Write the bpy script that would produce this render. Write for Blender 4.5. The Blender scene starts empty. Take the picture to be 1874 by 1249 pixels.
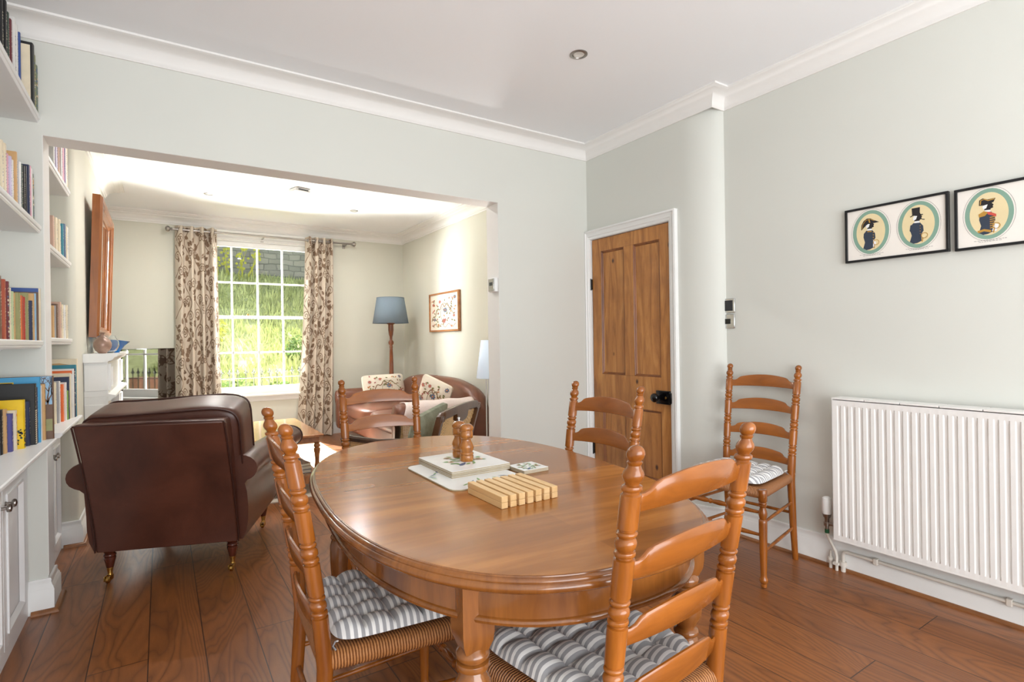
import bpy, bmesh, math, random
from math import sin, cos, pi, radians, sqrt, atan2
from mathutils import Vector, Matrix
random.seed(7)
SC = bpy.context.scene
COL = SC.collection
# ---------------------------------------------------------------- camera, light, exposure
cam_d = bpy.data.cameras.new('camera')
cam = bpy.data.objects.new('camera', cam_d)
COL.objects.link(cam)
cam_d.sensor_width = 36.0
cam_d.lens = 36.0 * 987.0 / 1874.0
cam_d.shift_y = -0.00117
cam_d.clip_start = 0.05
cam.matrix_world = Matrix.Translation((0, 0, 1.2)) @ Matrix.Rotation(radians(-33.05), 4, 'Z') @ Matrix.Rotation(radians(90), 4, 'X') @ Matrix.Rotation(radians(-0.85), 4, 'Z')
SC.camera = cam
SC.view_settings.view_transform = 'Standard'
SC.view_settings.look = 'None'
SC.view_settings.gamma = 1.0
SC.view_settings.use_curve_mapping = False
SC.view_settings.exposure = 0.0

world = bpy.data.worlds.new('sky')
SC.world = world
world.use_nodes = True
wn = world.node_tree.nodes
wn['Background'].inputs[0].default_value = (0.80, 0.90, 1.0, 1)
wn['Background'].inputs[1].default_value = 1.0

def lamp(name, kind, energy, loc, direction=None, color=(1, 1, 1), **kw):
    d = bpy.data.lights.new(name, kind)
    d.energy = energy
    d.color = color
    for k, v in kw.items():
        setattr(d, k, v)
    o = bpy.data.objects.new(name, d)
    COL.objects.link(o)
    o.location = loc
    if direction is not None:
        o.rotation_euler = Vector(direction).to_track_quat('-Z', 'Y').to_euler()
    return o
# high sun over the street side of the house
lamp('sun', 'SUN', 21.0, (3, 14, 12), (0.15, -0.62, -0.77), (1.0, 0.95, 0.86), angle=radians(0.6))
# added area lamps above and beside the sash window, filling the far room
lamp('street_fill_high', 'AREA', 1000.0, (1.05, 8.12, 3.40), (0.0, -0.9, -1.7), (0.95, 0.97, 1.0), shape='RECTANGLE', size=2.6, size_y=0.9, spread=radians(62))
lamp('street_fill_east', 'AREA', 1100.0, (3.3, 8.3, 2.6), (-2.3, -1.05, -0.9), (1.0, 0.98, 0.95), shape='RECTANGLE', size=1.4, size_y=1.8, spread=radians(62))
lamp('street_fill_west', 'AREA', 260.0, (-1.2, 8.2, 1.9), (2.3, -0.95, -0.1), (0.97, 0.98, 1.0), shape='RECTANGLE', size=1.2, size_y=2.0, spread=radians(60))
# added lamp outside below the sill, aimed up to brighten the far ceiling
lamp('below_sill_fill', 'AREA', 1150.0, (1.05, 7.90, 0.12), (0.0, -0.85, 0.80), (1.0, 0.97, 0.93), shape='RECTANGLE', size=2.2, size_y=0.4)
# added upward fill lamp at the slim floor lamp behind the right jamb
lamp('slim_floor_lamp_fill', 'AREA', 4.5, (2.128, 3.72, 1.19), (0.0, 0.0, 1.0), (1.0, 0.97, 0.92), shape='DISK', size=0.08, spread=radians(154))
# added fill lamp in an assumed, unseen opening behind the camera
lamp('assumed_opening_fill', 'AREA', 130.0, (0.9, -1.78, 1.25), (0.0, 1.0, 0.50), (0.965, 0.985, 1.0), shape='RECTANGLE', size=3.0, size_y=2.1)

# ---------------------------------------------------------------- helpers
def lin(c):
    c = c / 255.0
    return c / 12.92 if c <= 0.04045 else ((c + 0.055) / 1.055) ** 2.4
def rgb(r, g, b):
    return (lin(r), lin(g), lin(b), 1.0)

class NT:
    def __init__(s, name):
        s.m = bpy.data.materials.new(name)
        s.m.use_nodes = True
        s.t = s.m.node_tree
        s.b = s.t.nodes['Principled BSDF']
    def n(s, typ, **kw):
        nd = s.t.nodes.new(typ)
        for k, v in kw.items():
            if k.startswith('i_'):
                key = k[2:]
                nd.inputs[int(key) if key.isdigit() else key.replace('_', ' ')].default_value = v
            else:
                setattr(nd, k, v)
        return nd
    def l(s, a, b):
        s.t.links.new(a, b)
    def coords(s, scale=(1, 1, 1), kind='Object', rot=(0, 0, 0), loc=(0, 0, 0)):
        tc = s.n('ShaderNodeTexCoord')
        mp = s.n('ShaderNodeMapping')
        mp.inputs['Scale'].default_value = scale
        mp.inputs['Rotation'].default_value = rot
        mp.inputs['Location'].default_value = loc
        s.l(tc.outputs[kind], mp.inputs[0])
        return mp.outputs[0]
    def noise(s, vec, scale, detail=4, rough=0.55, dist=0.0):
        nd = s.n('ShaderNodeTexNoise')
        nd.inputs['Scale'].default_value = scale
        nd.inputs['Detail'].default_value = detail
        nd.inputs['Roughness'].default_value = rough
        nd.inputs['Distortion'].default_value = dist
        if vec is not None:
            s.l(vec, nd.inputs['Vector'])
        return nd.outputs['Fac']
    def ramp(s, fac, stops, interp='LINEAR'):
        r = s.n('ShaderNodeValToRGB')
        r.color_ramp.interpolation = interp
        e = r.color_ramp.elements
        while len(e) < len(stops):
            e.new(0.5)
        for k, (p, c) in enumerate(stops):
            e[k].position = p
            e[k].color = c
        s.l(fac, r.inputs[0])
        return r.outputs[0]
    def mix(s, fac, a, b, mode='MIX'):
        m = s.n('ShaderNodeMix', data_type='RGBA', blend_type=mode)
        for sock, val in ((m.inputs[0], fac), (m.inputs[6], a), (m.inputs[7], b)):
            if hasattr(val, 'links'):
                s.l(val, sock)
            else:
                sock.default_value = val
        return m.outputs[2]
    def math(s, op, a, b=None):
        m = s.n('ShaderNodeMath', operation=op)
        for sock, val in ((m.inputs[0], a), (m.inputs[1], b)):
            if val is None:
                continue
            if hasattr(val, 'links'):
                s.l(val, sock)
            else:
                sock.default_value = val
        return m.outputs[0]
    def sep(s, vec):
        x = s.n('ShaderNodeSeparateXYZ')
        s.l(vec, x.inputs[0])
        return x.outputs
    def bump(s, h, strength=0.2, dist=0.01):
        b = s.n('ShaderNodeBump')
        b.inputs['Strength'].default_value = strength
        b.inputs['Distance'].default_value = dist
        s.l(h, b.inputs['Height'])
        s.l(b.outputs[0], s.b.inputs['Normal'])
    def set(s, color=None, rough=None, metal=None, **kw):
        if color is not None:
            if hasattr(color, 'links'):
                s.l(color, s.b.inputs['Base Color'])
            else:
                s.b.inputs['Base Color'].default_value = color
        if rough is not None:
            if hasattr(rough, 'links'):
                s.l(rough, s.b.inputs['Roughness'])
            else:
                s.b.inputs['Roughness'].default_value = rough
        if metal is not None:
            s.b.inputs['Metallic'].default_value = metal
        for k, v in kw.items():
            s.b.inputs[k.replace('_', ' ')].default_value = v
        return s.m

def plain(name, c, rough=0.5, metal=0.0, var=0.04, nscale=8.0, bump=0.0, **kw):
    t = NT(name)
    f = t.noise(t.coords(), nscale, 3)
    lo = tuple(max(0, v * (1 - var)) for v in c[:3]) + (1,)
    hi = tuple(min(1, v * (1 + var)) for v in c[:3]) + (1,)
    col = t.ramp(f, [(0.3, lo), (0.7, hi)])
    if bump:
        t.bump(t.noise(t.coords(), nscale * 14, 3), bump, 0.002)
    return t.set(col, rough, metal, **kw)

def wood(name, dark, light, rough=0.3, axis=2, grain=16.0, coat=0.0, var=0.5):
    t = NT(name)
    sc = [1.0, 1.0, 1.0]
    sc[axis] = 0.12
    v = t.coords(tuple(sc))
    f1 = t.noise(v, grain, 6, 0.6, 1.2)
    f2 = t.noise(t.coords(), 3.0, 2)
    f = t.math('ADD', t.math('MULTIPLY', f1, 0.6), t.math('MULTIPLY', f2, 0.4))
    col = t.ramp(f, [(0.36, dark), (0.62, light)])
    fine = t.noise(t.coords(tuple(8.0 * q for q in sc)), 22, 3)
    col = t.mix(t.math('MULTIPLY', fine, 0.35), col, dark)
    t.bump(fine, 0.04, 0.002)
    return t.set(col, rough, 0, Coat_Weight=coat, Coat_Roughness=0.08)

class MB:
    """collects shapes for one mesh"""
    def __init__(s):
        s.v = []; s.f = []; s.mi = []; s.uv = {}; s.M = Matrix.Identity(4); s.cm = 0
    def pt(s, p):
        s.v.append(tuple(s.M @ Vector(p)))
        return len(s.v) - 1
    def face(s, ids, uv=None):
        if uv: s.uv[len(s.f)] = uv
        s.f.append(tuple(ids)); s.mi.append(s.cm)
    def mat(s, k):
        s.cm = k
        return s
    def at(s, M):
        s.M = M
        return s
    def box(s, x0, x1, y0, y1, z0, z1):
        a = [s.pt(p) for p in ((x0, y0, z0), (x1, y0, z0), (x1, y1, z0), (x0, y1, z0), (x0, y0, z1), (x1, y0, z1), (x1, y1, z1), (x0, y1, z1))]
        for q in ((0, 3, 2, 1), (4, 5, 6, 7), (0, 1, 5, 4), (1, 2, 6, 5), (2, 3, 7, 6), (3, 0, 4, 7)):
            s.face([a[k] for k in q])
        return s
    def rings(s, rings, closed=True, cap=True):
        ids = [[s.pt(p) for p in r] for r in rings]
        n = len(ids[0])
        for i in range(len(ids) - 1):
            for j in range(n if closed else n - 1):
                k = (j + 1) % n
                s.face((ids[i][j], ids[i][k], ids[i + 1][k], ids[i + 1][j]))
        if cap and closed:
            s.face(ids[0][::-1]); s.face(ids[-1])
        return s
    def lathe(s, prof, c=(0, 0, 0), n=20, axis=None):
        """prof: (z, r); axis(z) -> (x, y) offset"""
        R = []
        for z, r in prof:
            ox, oy = axis(z) if axis else (0, 0)
            R.append([(c[0] + ox + r * cos(2 * pi * k / n), c[1] + oy + r * sin(2 * pi * k / n), c[2] + z) for k in range(n)])
        return s.rings(R)
    def tube(s, path, r, n=10, cap=True, flat=1.0):
        P = [Vector(p) for p in path]
        R = []
        up = Vector((0, 0, 1))
        prev = None
        for i, p in enumerate(P):
            d = (P[min(i + 1, len(P) - 1)] - P[max(i - 1, 0)])
            if d.length < 1e-9: d = Vector((0, 0, 1))
            d.normalize()
            if prev is None:
                a = d.cross(up)
                if a.length < 0.05: a = d.cross(Vector((1, 0, 0)))
            else:
                a = prev - d * prev.dot(d)
            a.normalize(); prev = a
            b = d.cross(a)
            rr = r[i] if isinstance(r, (list, tuple)) else r
            R.append([p + a * rr * cos(2 * pi * k / n) + b * rr * flat * sin(2 * pi * k / n) for k in range(n)])
        return s.rings(R, cap=cap)
    def grid(s, fn, nu, nv, closed_u=False, uvf=None):
        ids = [[s.pt(fn(i / nu, j / nv)) for j in range(nv + 1)] for i in range(nu + (0 if closed_u else 1))]
        m = len(ids)
        for i in range(nu):
            for j in range(nv):
                k = (i + 1) % m
                uv = None
                if uvf:
                    uv = [uvf(i / nu, j / nv), uvf((i + 1) / nu, j / nv), uvf((i + 1) / nu, (j + 1) / nv), uvf(i / nu, (j + 1) / nv)]
                s.face((ids[i][j], ids[k][j], ids[k][j + 1], ids[i][j + 1]), uv)
        return s
    def prism(s, poly, fn, d0, d1):
        """poly 2d points, fn(a,b,d) -> 3d point"""
        A = [s.pt(fn(a, b, d0)) for a, b in poly]
        B = [s.pt(fn(a, b, d1)) for a, b in poly]
        n = len(poly)
        s.face(A[::-1]); s.face(B)
        for k in range(n):
            s.face((A[k], A[(k + 1) % n], B[(k + 1) % n], B[k]))
        return s
    def sweep(s, path, prof, side=1, closed=False):
        """path: plan points; prof: (d, z) with d measured to the side of the walking direction"""
        n = len(path)
        P = [Vector((p[0], p[1])) for p in path]
        R = []
        for i in range(n):
            if closed:
                a = P[i] - P[i - 1]; b = P[(i + 1) % n] - P[i]
            else:
                a = P[i] - P[i - 1] if i > 0 else P[1] - P[0]
                b = P[i + 1] - P[i] if i < n - 1 else P[-1] - P[-2]
            a.normalize(); b.normalize()
            na = Vector((-a.y, a.x)) * side; nb = Vector((-b.y, b.x)) * side
            m = na + nb
            m = m / max(0.2, m.dot(na))
            R.append([(P[i].x + m.x * d, P[i].y + m.y * d, z) for d, z in prof])
        if closed: R.append(R[0])
        return s.rings(R, closed=True, cap=not closed)
    def pillow(s, sx, sy, sz, e=0.35, n=16, fn=None):
        """superquadric block centred at the origin; e small = boxier"""
        def sp(v, p):
            return math.copysign(abs(v) ** p, v)
        ids = {}
        def add(p):
            q = Vector(p)
            m = max(abs(q.x), abs(q.y), abs(q.z))
            # cube point -> superellipsoid
            ex = 2.0 / e
            L = (abs(q.x) ** ex + abs(q.y) ** ex + abs(q.z) ** ex) ** (1 / ex)
            q = q / L
            w = Vector((q.x * sx / 2, q.y * sy / 2, q.z * sz / 2))
            if fn: w = Vector(fn(w))
            key = (round(p[0], 4), round(p[1], 4), round(p[2], 4))
            if key not in ids: ids[key] = s.pt(w)
            return ids[key]
        for ax in range(3):
            for sg in (-1, 1):
                for i in range(n):
                    for j in range(n):
                        q = []
                        for (a, b) in ((i, j), (i + 1, j), (i + 1, j + 1), (i, j + 1)):
                            u = -1 + 2 * a / n; v = -1 + 2 * b / n
                            p = [0, 0, 0]
                            p[ax] = sg; p[(ax + 1) % 3] = u; p[(ax + 2) % 3] = v
                            q.append(add(p))
                        s.face(q if sg > 0 else q[::-1])
        return s
    def stroke(s, path, w, fn, d=0.0):
        """flat ribbon drawn in (u, v) and laid on a surface fn(u, v, d)"""
        P = [Vector(p) for p in path]
        ids = []
        for i, p in enumerate(P):
            t = P[min(i + 1, len(P) - 1)] - P[max(0, i - 1)]
            if t.length < 1e-9: continue
            t.normalize()
            nn = Vector((-t.y, t.x))
            ww = w[i] if isinstance(w, (list, tuple)) else w
            a = p + nn * ww / 2; b = p - nn * ww / 2
            ids.append((s.pt(fn(a.x, a.y, d)), s.pt(fn(b.x, b.y, d))))
        for i in range(len(ids) - 1):
            s.face((ids[i][0], ids[i][1], ids[i + 1][1], ids[i + 1][0]))
        return s
    def blob(s, c, pts, fn, d=0.0):
        m = s.pt(fn(c[0], c[1], d))
        ids = [s.pt(fn(a, b, d)) for a, b in pts]
        for k in range(len(ids)):
            s.face((m, ids[k], ids[(k + 1) % len(ids)]))
        return s
    def leaf(s, c, ang, L, W, fn, d=0.0, n=5):
        pts = []
        for k in range(n + 1):
            t = k / n
            pts.append((t * L, W / 2 * sin(pi * t ** 0.8)))
        for k in range(n - 1, 0, -1):
            t = k / n
            pts.append((t * L, -W / 2 * sin(pi * t ** 0.8)))
        q = [(c[0] + a * cos(ang) - b * sin(ang), c[1] + a * sin(ang) + b * cos(ang)) for a, b in pts]
        m = (c[0] + L / 2 * cos(ang), c[1] + L / 2 * sin(ang))
        return s.blob(m, q, fn, d)
    def disc(s, c, r, fn, d=0.0, n=14, ry=None):
        ry = ry or r
        return s.blob(c, [(c[0] + r * cos(2 * pi * k / n), c[1] + ry * sin(2 * pi * k / n)) for k in range(n)], fn, d)
    def poly(s, pts, fn, d=0.0):
        cx = sum(p[0] for p in pts) / len(pts); cy = sum(p[1] for p in pts) / len(pts)
        return s.blob((cx, cy), pts, fn, d)
    def build(s, name, mats, parent=None, smooth=40, bevel=0.0, seg=2, fix=True):
        me = bpy.data.meshes.new(name)
        me.from_pydata(s.v, [], s.f)
        if not isinstance(mats, (list, tuple)): mats = [mats]
        for m in mats: me.materials.append(m)
        me.polygons.foreach_set('material_index', s.mi)
        if s.uv:
            L = me.uv_layers.new(name='UVMap')
            for fi, uv in s.uv.items():
                p = me.polygons[fi]
                for k, li in enumerate(p.loop_indices): L.data[li].uv = uv[k]
        if fix:
            bm = bmesh.new(); bm.from_mesh(me)
            bmesh.ops.recalc_face_normals(bm, faces=bm.faces[:])
            bm.to_mesh(me); bm.free()
        if smooth:
            me.shade_smooth()
            me.set_sharp_from_angle(angle=radians(smooth))
        else:
            me.shade_flat()
        me.update()
        o = bpy.data.objects.new(name, me)
        COL.objects.link(o)
        if parent: o.parent = parent
        if bevel:
            md = o.modifiers.new('bevel', 'BEVEL')
            md.width = bevel; md.segments = seg; md.limit_method = 'ANGLE'; md.angle_limit = radians(35)
            md.harden_normals = False
        return o

def tag(o, label=None, cat=None, group=None, kind=None):
    if label: o['label'] = label
    if cat: o['category'] = cat
    if group: o['group'] = group
    if kind: o['kind'] = kind
    return o
def thing(name, label, cat, loc=(0, 0, 0), rz=0.0, group=None):
    o = bpy.data.objects.new(name, None)
    COL.objects.link(o)
    o.empty_display_size = 0.1
    o.location = loc; o.rotation_euler = (0, 0, rz)
    return tag(o, label, cat, group)
def struct(mb, name, mats, parent=None, **kw):
    o = mb.build(name, mats, parent, **kw)
    if parent is None: o['kind'] = 'structure'
    return o
def dup(root, loc, rz, label=None, group=None, scale=1.0):
    r = root.copy(); COL.objects.link(r); r.location = loc; r.rotation_euler = (0, 0, rz); r.scale = (scale,) * 3
    if label: r['label'] = label
    if group: r['group'] = group
    for ch in list(root.children):
        c = ch.copy(); COL.objects.link(c); c.parent = r
        for g in ch.children:
            d = g.copy(); COL.objects.link(d); d.parent = c
    return r
T = Matrix.Translation
def RZ(a): return Matrix.Rotation(a, 4, 'Z')
def RX(a): return Matrix.Rotation(a, 4, 'X')
def RY(a): return Matrix.Rotation(a, 4, 'Y')

# ---------------------------------------------------------------- materials
M_sage = plain('sage_wall_paint', rgb(218, 219, 212), 0.75, var=0.012, nscale=1.5, bump=0.03)
M_sage_back = plain('back_room_wall_paint', rgb(216, 214, 201), 0.75, var=0.012, nscale=1.5, bump=0.03)
M_ceil = plain('ceiling_paint', rgb(247, 248, 250), 0.85, var=0.006, nscale=1.2, bump=0.02)
M_gloss = plain('white_gloss_paint', rgb(240, 240, 238), 0.35, var=0.01)
M_cornice = plain('cornice_paint', rgb(240, 238, 235), 0.7, var=0.008)
M_cab = plain('cabinet_white_paint', rgb(240, 240, 240), 0.35, var=0.012)
M_enamel = plain('radiator_enamel', rgb(240, 238, 235), 0.3, var=0.01)
M_chrome = plain('chrome', rgb(200, 200, 200), 0.15, 1.0)
M_steel = plain('brushed_steel', rgb(165, 160, 155), 0.3, 1.0)
M_brass = plain('brass', rgb(205, 165, 90), 0.25, 1.0)
M_black = plain('black_iron', rgb(14, 14, 15), 0.3)
M_blackgloss = plain('black_gloss', rgb(10, 10, 11), 0.08)
M_dark = plain('dark_plastic', rgb(38, 40, 44), 0.5)
M_table = None
M_chair = wood('honey_chair_wood', rgb(120, 64, 16), rgb(178, 104, 36), 0.26, 2, 14, coat=0.35)
M_slat = wood('honey_slat_wood', rgb(120, 64, 16), rgb(178, 104, 37), 0.26, 0, 10, coat=0.35)
M_bead = wood('floor_bead_wood', rgb(110, 66, 34), rgb(160, 105, 60), 0.4, 1, 12)
M_walnut = wood('dark_walnut', rgb(52, 32, 18), rgb(98, 64, 38), 0.28, 2, 16, coat=0.2)
M_mirror_w = wood('mirror_frame_wood', rgb(122, 68, 26), rgb(168, 102, 50), 0.3, 2, 12, coat=0.3)
M_coffee = wood('coffee_table_wood', rgb(140, 84, 40), rgb(196, 132, 78), 0.25, 1, 10, coat=0.4)
M_lampwood = wood('lamp_wood', rgb(92, 44, 20), rgb(150, 82, 42), 0.25, 2, 18, coat=0.3)
M_pale = wood('pale_beech', rgb(222, 180, 122), rgb(244, 212, 164), 0.45, 1, 22)
M_paper = plain('book_pages', rgb(232, 222, 200), 0.85, var=0.05, nscale=30)

def mk_table():
    t = NT('table_wood')
    v = t.coords((0.10, 1.0, 1.0))
    br = t.n('ShaderNodeTexBrick')
    br.inputs['Scale'].default_value = 1.0
    br.inputs['Brick Width'].default_value = 3.0
    br.inputs['Row Height'].default_value = 0.11
    br.inputs['Mortar Size'].default_value = 0.0
    br.inputs['Color1'].default_value = (0, 0, 0, 1); br.inputs['Color2'].default_value = (1, 1, 1, 1)
    t.l(t.coords((1, 1, 1)), br.inputs['Vector'])
    f1 = t.noise(v, 9, 5, 0.6, 1.6)
    f2 = t.noise(t.coords((0.5, 1.6, 1)), 3.2, 3, 0.6, 1.0)
    f = t.math('ADD', t.math('MULTIPLY', f1, 0.45), t.math('MULTIPLY', f2, 0.4))
    f = t.math('ADD', f, t.math('MULTIPLY', br.outputs['Color'], 0.14))
    col = t.ramp(f, [(0.32, rgb(126, 72, 26)), (0.5, rgb(156, 96, 38)), (0.66, rgb(190, 124, 58))])
    return t.set(col, 0.2, 0, Coat_Weight=0.2, Coat_Roughness=0.05, Specular_IOR_Level=0.5)
M_table = mk_table()
def mk_edge():
    return wood('table_edge_wood', rgb(98, 54, 20), rgb(162, 100, 44), 0.22, 2, 8, coat=0.5)
M_tedge = mk_edge()

def mk_floor():
    t = NT('oak_boards')
    tc = t.n('ShaderNodeTexCoord')
    mp = t.n('ShaderNodeMapping')
    mp.inputs['Rotation'].default_value = (0, 0, radians(90))
    mp.inputs['Location'].default_value = (0.37, 0.243 - 0.187 * 12, 0)
    t.l(tc.outputs['Object'], mp.inputs[0])
    def brick(c1, c2, mort, msize):
        br = t.n('ShaderNodeTexBrick')
        br.offset = 0.37; br.offset_frequency = 3
        br.inputs['Scale'].default_value = 1.0
        br.inputs['Brick Width'].default_value = 1.55
        br.inputs['Row Height'].default_value = 0.187
        br.inputs['Mortar Size'].default_value = msize
        br.inputs['Mortar Smooth'].default_value = 0.3
        br.inputs['Color1'].default_value = c1; br.inputs['Color2'].default_value = c2; br.inputs['Mortar'].default_value = mort
        t.l(mp.outputs[0], br.inputs['Vector'])
        return br
    br = brick((0, 0, 0, 1), (1, 1, 1, 1), (0.5, 0.5, 0.5, 1), 0.0)
    ln = brick((1, 1, 1, 1), (1, 1, 1, 1), (0, 0, 0, 1), 0.0022)
    sx = t.sep(tc.outputs['Object'])
    off = t.math('MULTIPLY', br.outputs['Color'], 37.0)
    cx = t.n('ShaderNodeCombineXYZ')
    t.l(t.math('ADD', sx[0], off), cx.inputs[0])
    t.l(t.math('MULTIPLY', t.math('ADD', sx[1], off), 0.16), cx.inputs[1])
    t.l(t.math('MULTIPLY', br.outputs['Color'], 5.0), cx.inputs[2])
    # cathedral grain: contour bands of a stretched noise
    big = t.noise(cx.outputs[0], 3.2, 3, 0.4, 0.5)
    bands = t.math('PINGPONG', t.math('MULTIPLY', big, 34.0), 0.5)
    bands = t.math('POWER', t.math('MULTIPLY', bands, 2.0), 0.42)
    fine = t.noise(cx.outputs[0], 60, 4, 0.7)
    med = t.noise(cx.outputs[0], 7, 3, 0.6, 0.5)
    base = t.ramp(br.outputs['Color'], [(0.0, rgb(122, 70, 34)), (0.5, rgb(150, 90, 44)), (1.0, rgb(170, 104, 54))])
    c2 = t.mix(t.math('MULTIPLY', med, 0.55), base, rgb(180, 112, 56))
    c3 = t.mix(t.math('MULTIPLY', t.math('SUBTRACT', 1.0, bands), 0.68), c2, rgb(72, 40, 22))
    c4 = t.mix(t.math('MULTIPLY', fine, 0.5), c3, rgb(86, 50, 28))
    c5 = t.mix(ln.outputs['Color'], rgb(56, 32, 18), c4)
    t.bump(t.math('ADD', t.math('MULTIPLY', bands, 0.5), t.math('MULTIPLY', ln.outputs['Color'], 1.5)), 0.18, 0.002)
    r = t.math('ADD', 0.30, t.math('MULTIPLY', fine, 0.14))
    return t.set(c5, r, 0, Coat_Weight=0.12, Coat_Roughness=0.25)
M_floor = mk_floor()

def mk_pine():
    t = NT('stripped_pine')
    v = t.coords((1, 1, 0.12))
    f = t.noise(v, 14, 5, 0.6, 1.4)
    col = t.ramp(f, [(0.3, rgb(150, 92, 40)), (0.55, rgb(188, 126, 62)), (0.75, rgb(208, 150, 84))])
    vo = t.n('ShaderNodeTexVoronoi')
    vo.inputs['Scale'].default_value = 5.5
    vo.inputs['Randomness'].default_value = 1.0
    t.l(t.coords((1, 1.2, 0.8)), vo.inputs['Vector'])
    k = t.ramp(vo.outputs['Distance'], [(0.045, (1, 1, 1, 1)), (0.11, (0, 0, 0, 1))])
    col = t.mix(k, col, rgb(70, 36, 18))
    stain = t.noise(t.coords(), 2.2, 4, 0.7)
    col = t.mix(t.ramp(stain, [(0.5, (0, 0, 0, 1)), (0.75, (0.5, 0.5, 0.5, 1))]), col, rgb(116, 66, 30))
    return t.set(col, 0.34, 0, Coat_Weight=0.2, Coat_Roughness=0.2)
M_pine = mk_pine()

def leather(name, a, b, rough=0.34):
    t = NT(name)
    f = t.noise(t.coords(), 3.5, 4, 0.6, 0.5)
    col = t.ramp(f, [(0.32, a), (0.68, b)])
    vo = t.n('ShaderNodeTexVoronoi')
    vo.inputs['Scale'].default_value = 240
    t.l(t.coords(), vo.inputs['Vector'])
    h = t.math('ADD', t.math('MULTIPLY', vo.outputs['Distance'], 0.25), t.math('MULTIPLY', t.noise(t.coords(), 9, 4), 1.0))
    t.bump(h, 0.12, 0.006)
    return t.set(col, rough, 0, Coat_Weight=0.15, Coat_Roughness=0.3)
M_leather = leather('maroon_brown_leather', rgb(70, 38, 28), rgb(98, 56, 42))
M_pipe = plain('leather_piping', rgb(64, 35, 28), 0.4)
M_sofa = leather('tan_red_leather', rgb(98, 56, 38), rgb(122, 72, 50), 0.36)

def mk_rush():
    t = NT('rush_cord')
    uv = t.n('ShaderNodeTexCoord')
    s = t.sep(uv.outputs['UV'])
    wob = t.noise(t.coords(), 30, 3)
    ph = t.math('ADD', t.math('MULTIPLY', s[0], 2 * pi / 0.0072), t.math('MULTIPLY', wob, 2.2))
    w = t.math('ABSOLUTE', t.math('SINE', t.math('MULTIPLY', ph, 0.5)))
    tw = t.noise(t.coords(), 160, 3)
    col = t.ramp(t.math('ADD', t.math('MULTIPLY', w, 0.6), t.math('MULTIPLY', tw, 0.45)), [(0.15, rgb(96, 54, 24)), (0.5, rgb(158, 98, 52)), (0.95, rgb(196, 136, 84))])
    t.bump(w, 0.9, 0.004)
    return t.set(col, 0.5)
M_rush = mk_rush()

def mk_stripe():
    t = NT('grey_white_striped_cotton')
    s = t.sep(t.coords())
    w = t.math('SINE', t.math('MULTIPLY', s[1], 2 * pi / 0.0175))
    col = t.ramp(t.math('ADD', t.math('MULTIPLY', w, 0.5), 0.5), [(0.42, rgb(238, 236, 234)), (0.5, rgb(164, 163, 166))])
    t.bump(t.noise(t.coords(), 400, 2), 0.1, 0.001)
    return t.set(col, 0.85, 0, Sheen_Weight=0.1)
M_stripe = mk_stripe()

def fabric(name, a, b, scale=350, rough=0.9):
    t = NT(name)
    f = t.noise(t.coords(), scale, 2)
    f2 = t.noise(t.coords(), 5, 3)
    col = t.mix(f2, t.ramp(f, [(0.35, a), (0.65, b)]), b)
    t.bump(f, 0.15, 0.001)
    return t.set(col, rough)
M_curtain = fabric('curtain_linen', rgb(188, 173, 155), rgb(206, 193, 177), 300)
M_vine = fabric('curtain_vine_print', rgb(108, 86, 68), rgb(126, 102, 82), 300)
M_shade = fabric('blue_grey_shade', rgb(104, 118, 132), rgb(120, 134, 146), 260)
M_wshade = plain('white_shade', rgb(205, 216, 230), 0.7)
M_wshade.node_tree.nodes['Principled BSDF'].inputs['Emission Color'].default_value = (0.80, 0.90, 1.0, 1)
M_wshade.node_tree.nodes['Principled BSDF'].inputs['Emission Strength'].default_value = 0.45  # added glow so the slim lamp's shade looks lit
M_throw = fabric('pink_white_throw', rgb(220, 200, 192), rgb(236, 220, 214), 120)
M_green = fabric('sage_velvet', rgb(118, 122, 100), rgb(158, 160, 138), 26)
M_rug = fabric('cream_rug', rgb(190, 178, 160), rgb(214, 204, 190), 90)
M_cream = fabric('cream_crewel_linen', rgb(226, 214, 194), rgb(238, 228, 212), 200)
def flat(name, c, rough=0.7, **kw):
    return plain(name, c, rough, var=0.03, nscale=20, **kw)
M_pink = flat('thread_pink', rgb(176, 100, 96))
M_tgreen = flat('thread_green', rgb(118, 116, 66))
M_tblue = flat('thread_blue', rgb(96, 112, 136))
M_tbrown = flat('thread_brown', rgb(134, 96, 62))
M_torange = flat('thread_orange', rgb(196, 130, 80))
# ---------------------------------------------------------------- room shell
XR, XD, YJ, YP, YQ = 2.922, 2.807, 2.064, 3.213, 3.372
XB, YW = 2.892, 7.262            # living room right wall, window wall
XL = -0.87                       # alcove side wall
XN, XO = -0.442, 1.99            # opening in the middle wall
ZO, ZC = 2.165, 2.685
YBK = -1.8                       # unseen rear end

m = MB().box(-1.1, 3.2, YBK - 0.2, YW + 0.2, -0.12, 0.0)
struct(m, 'floor', M_floor)
m = MB().box(-1.1, 3.2, YBK - 0.2, YW + 0.2, ZC, ZC + 0.15)
struct(m, 'ceiling', M_ceil)
m = MB().box(XL - 0.1, XL, YBK, YW, 0, ZC)
struct(m, 'wall_left', M_sage)
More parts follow.
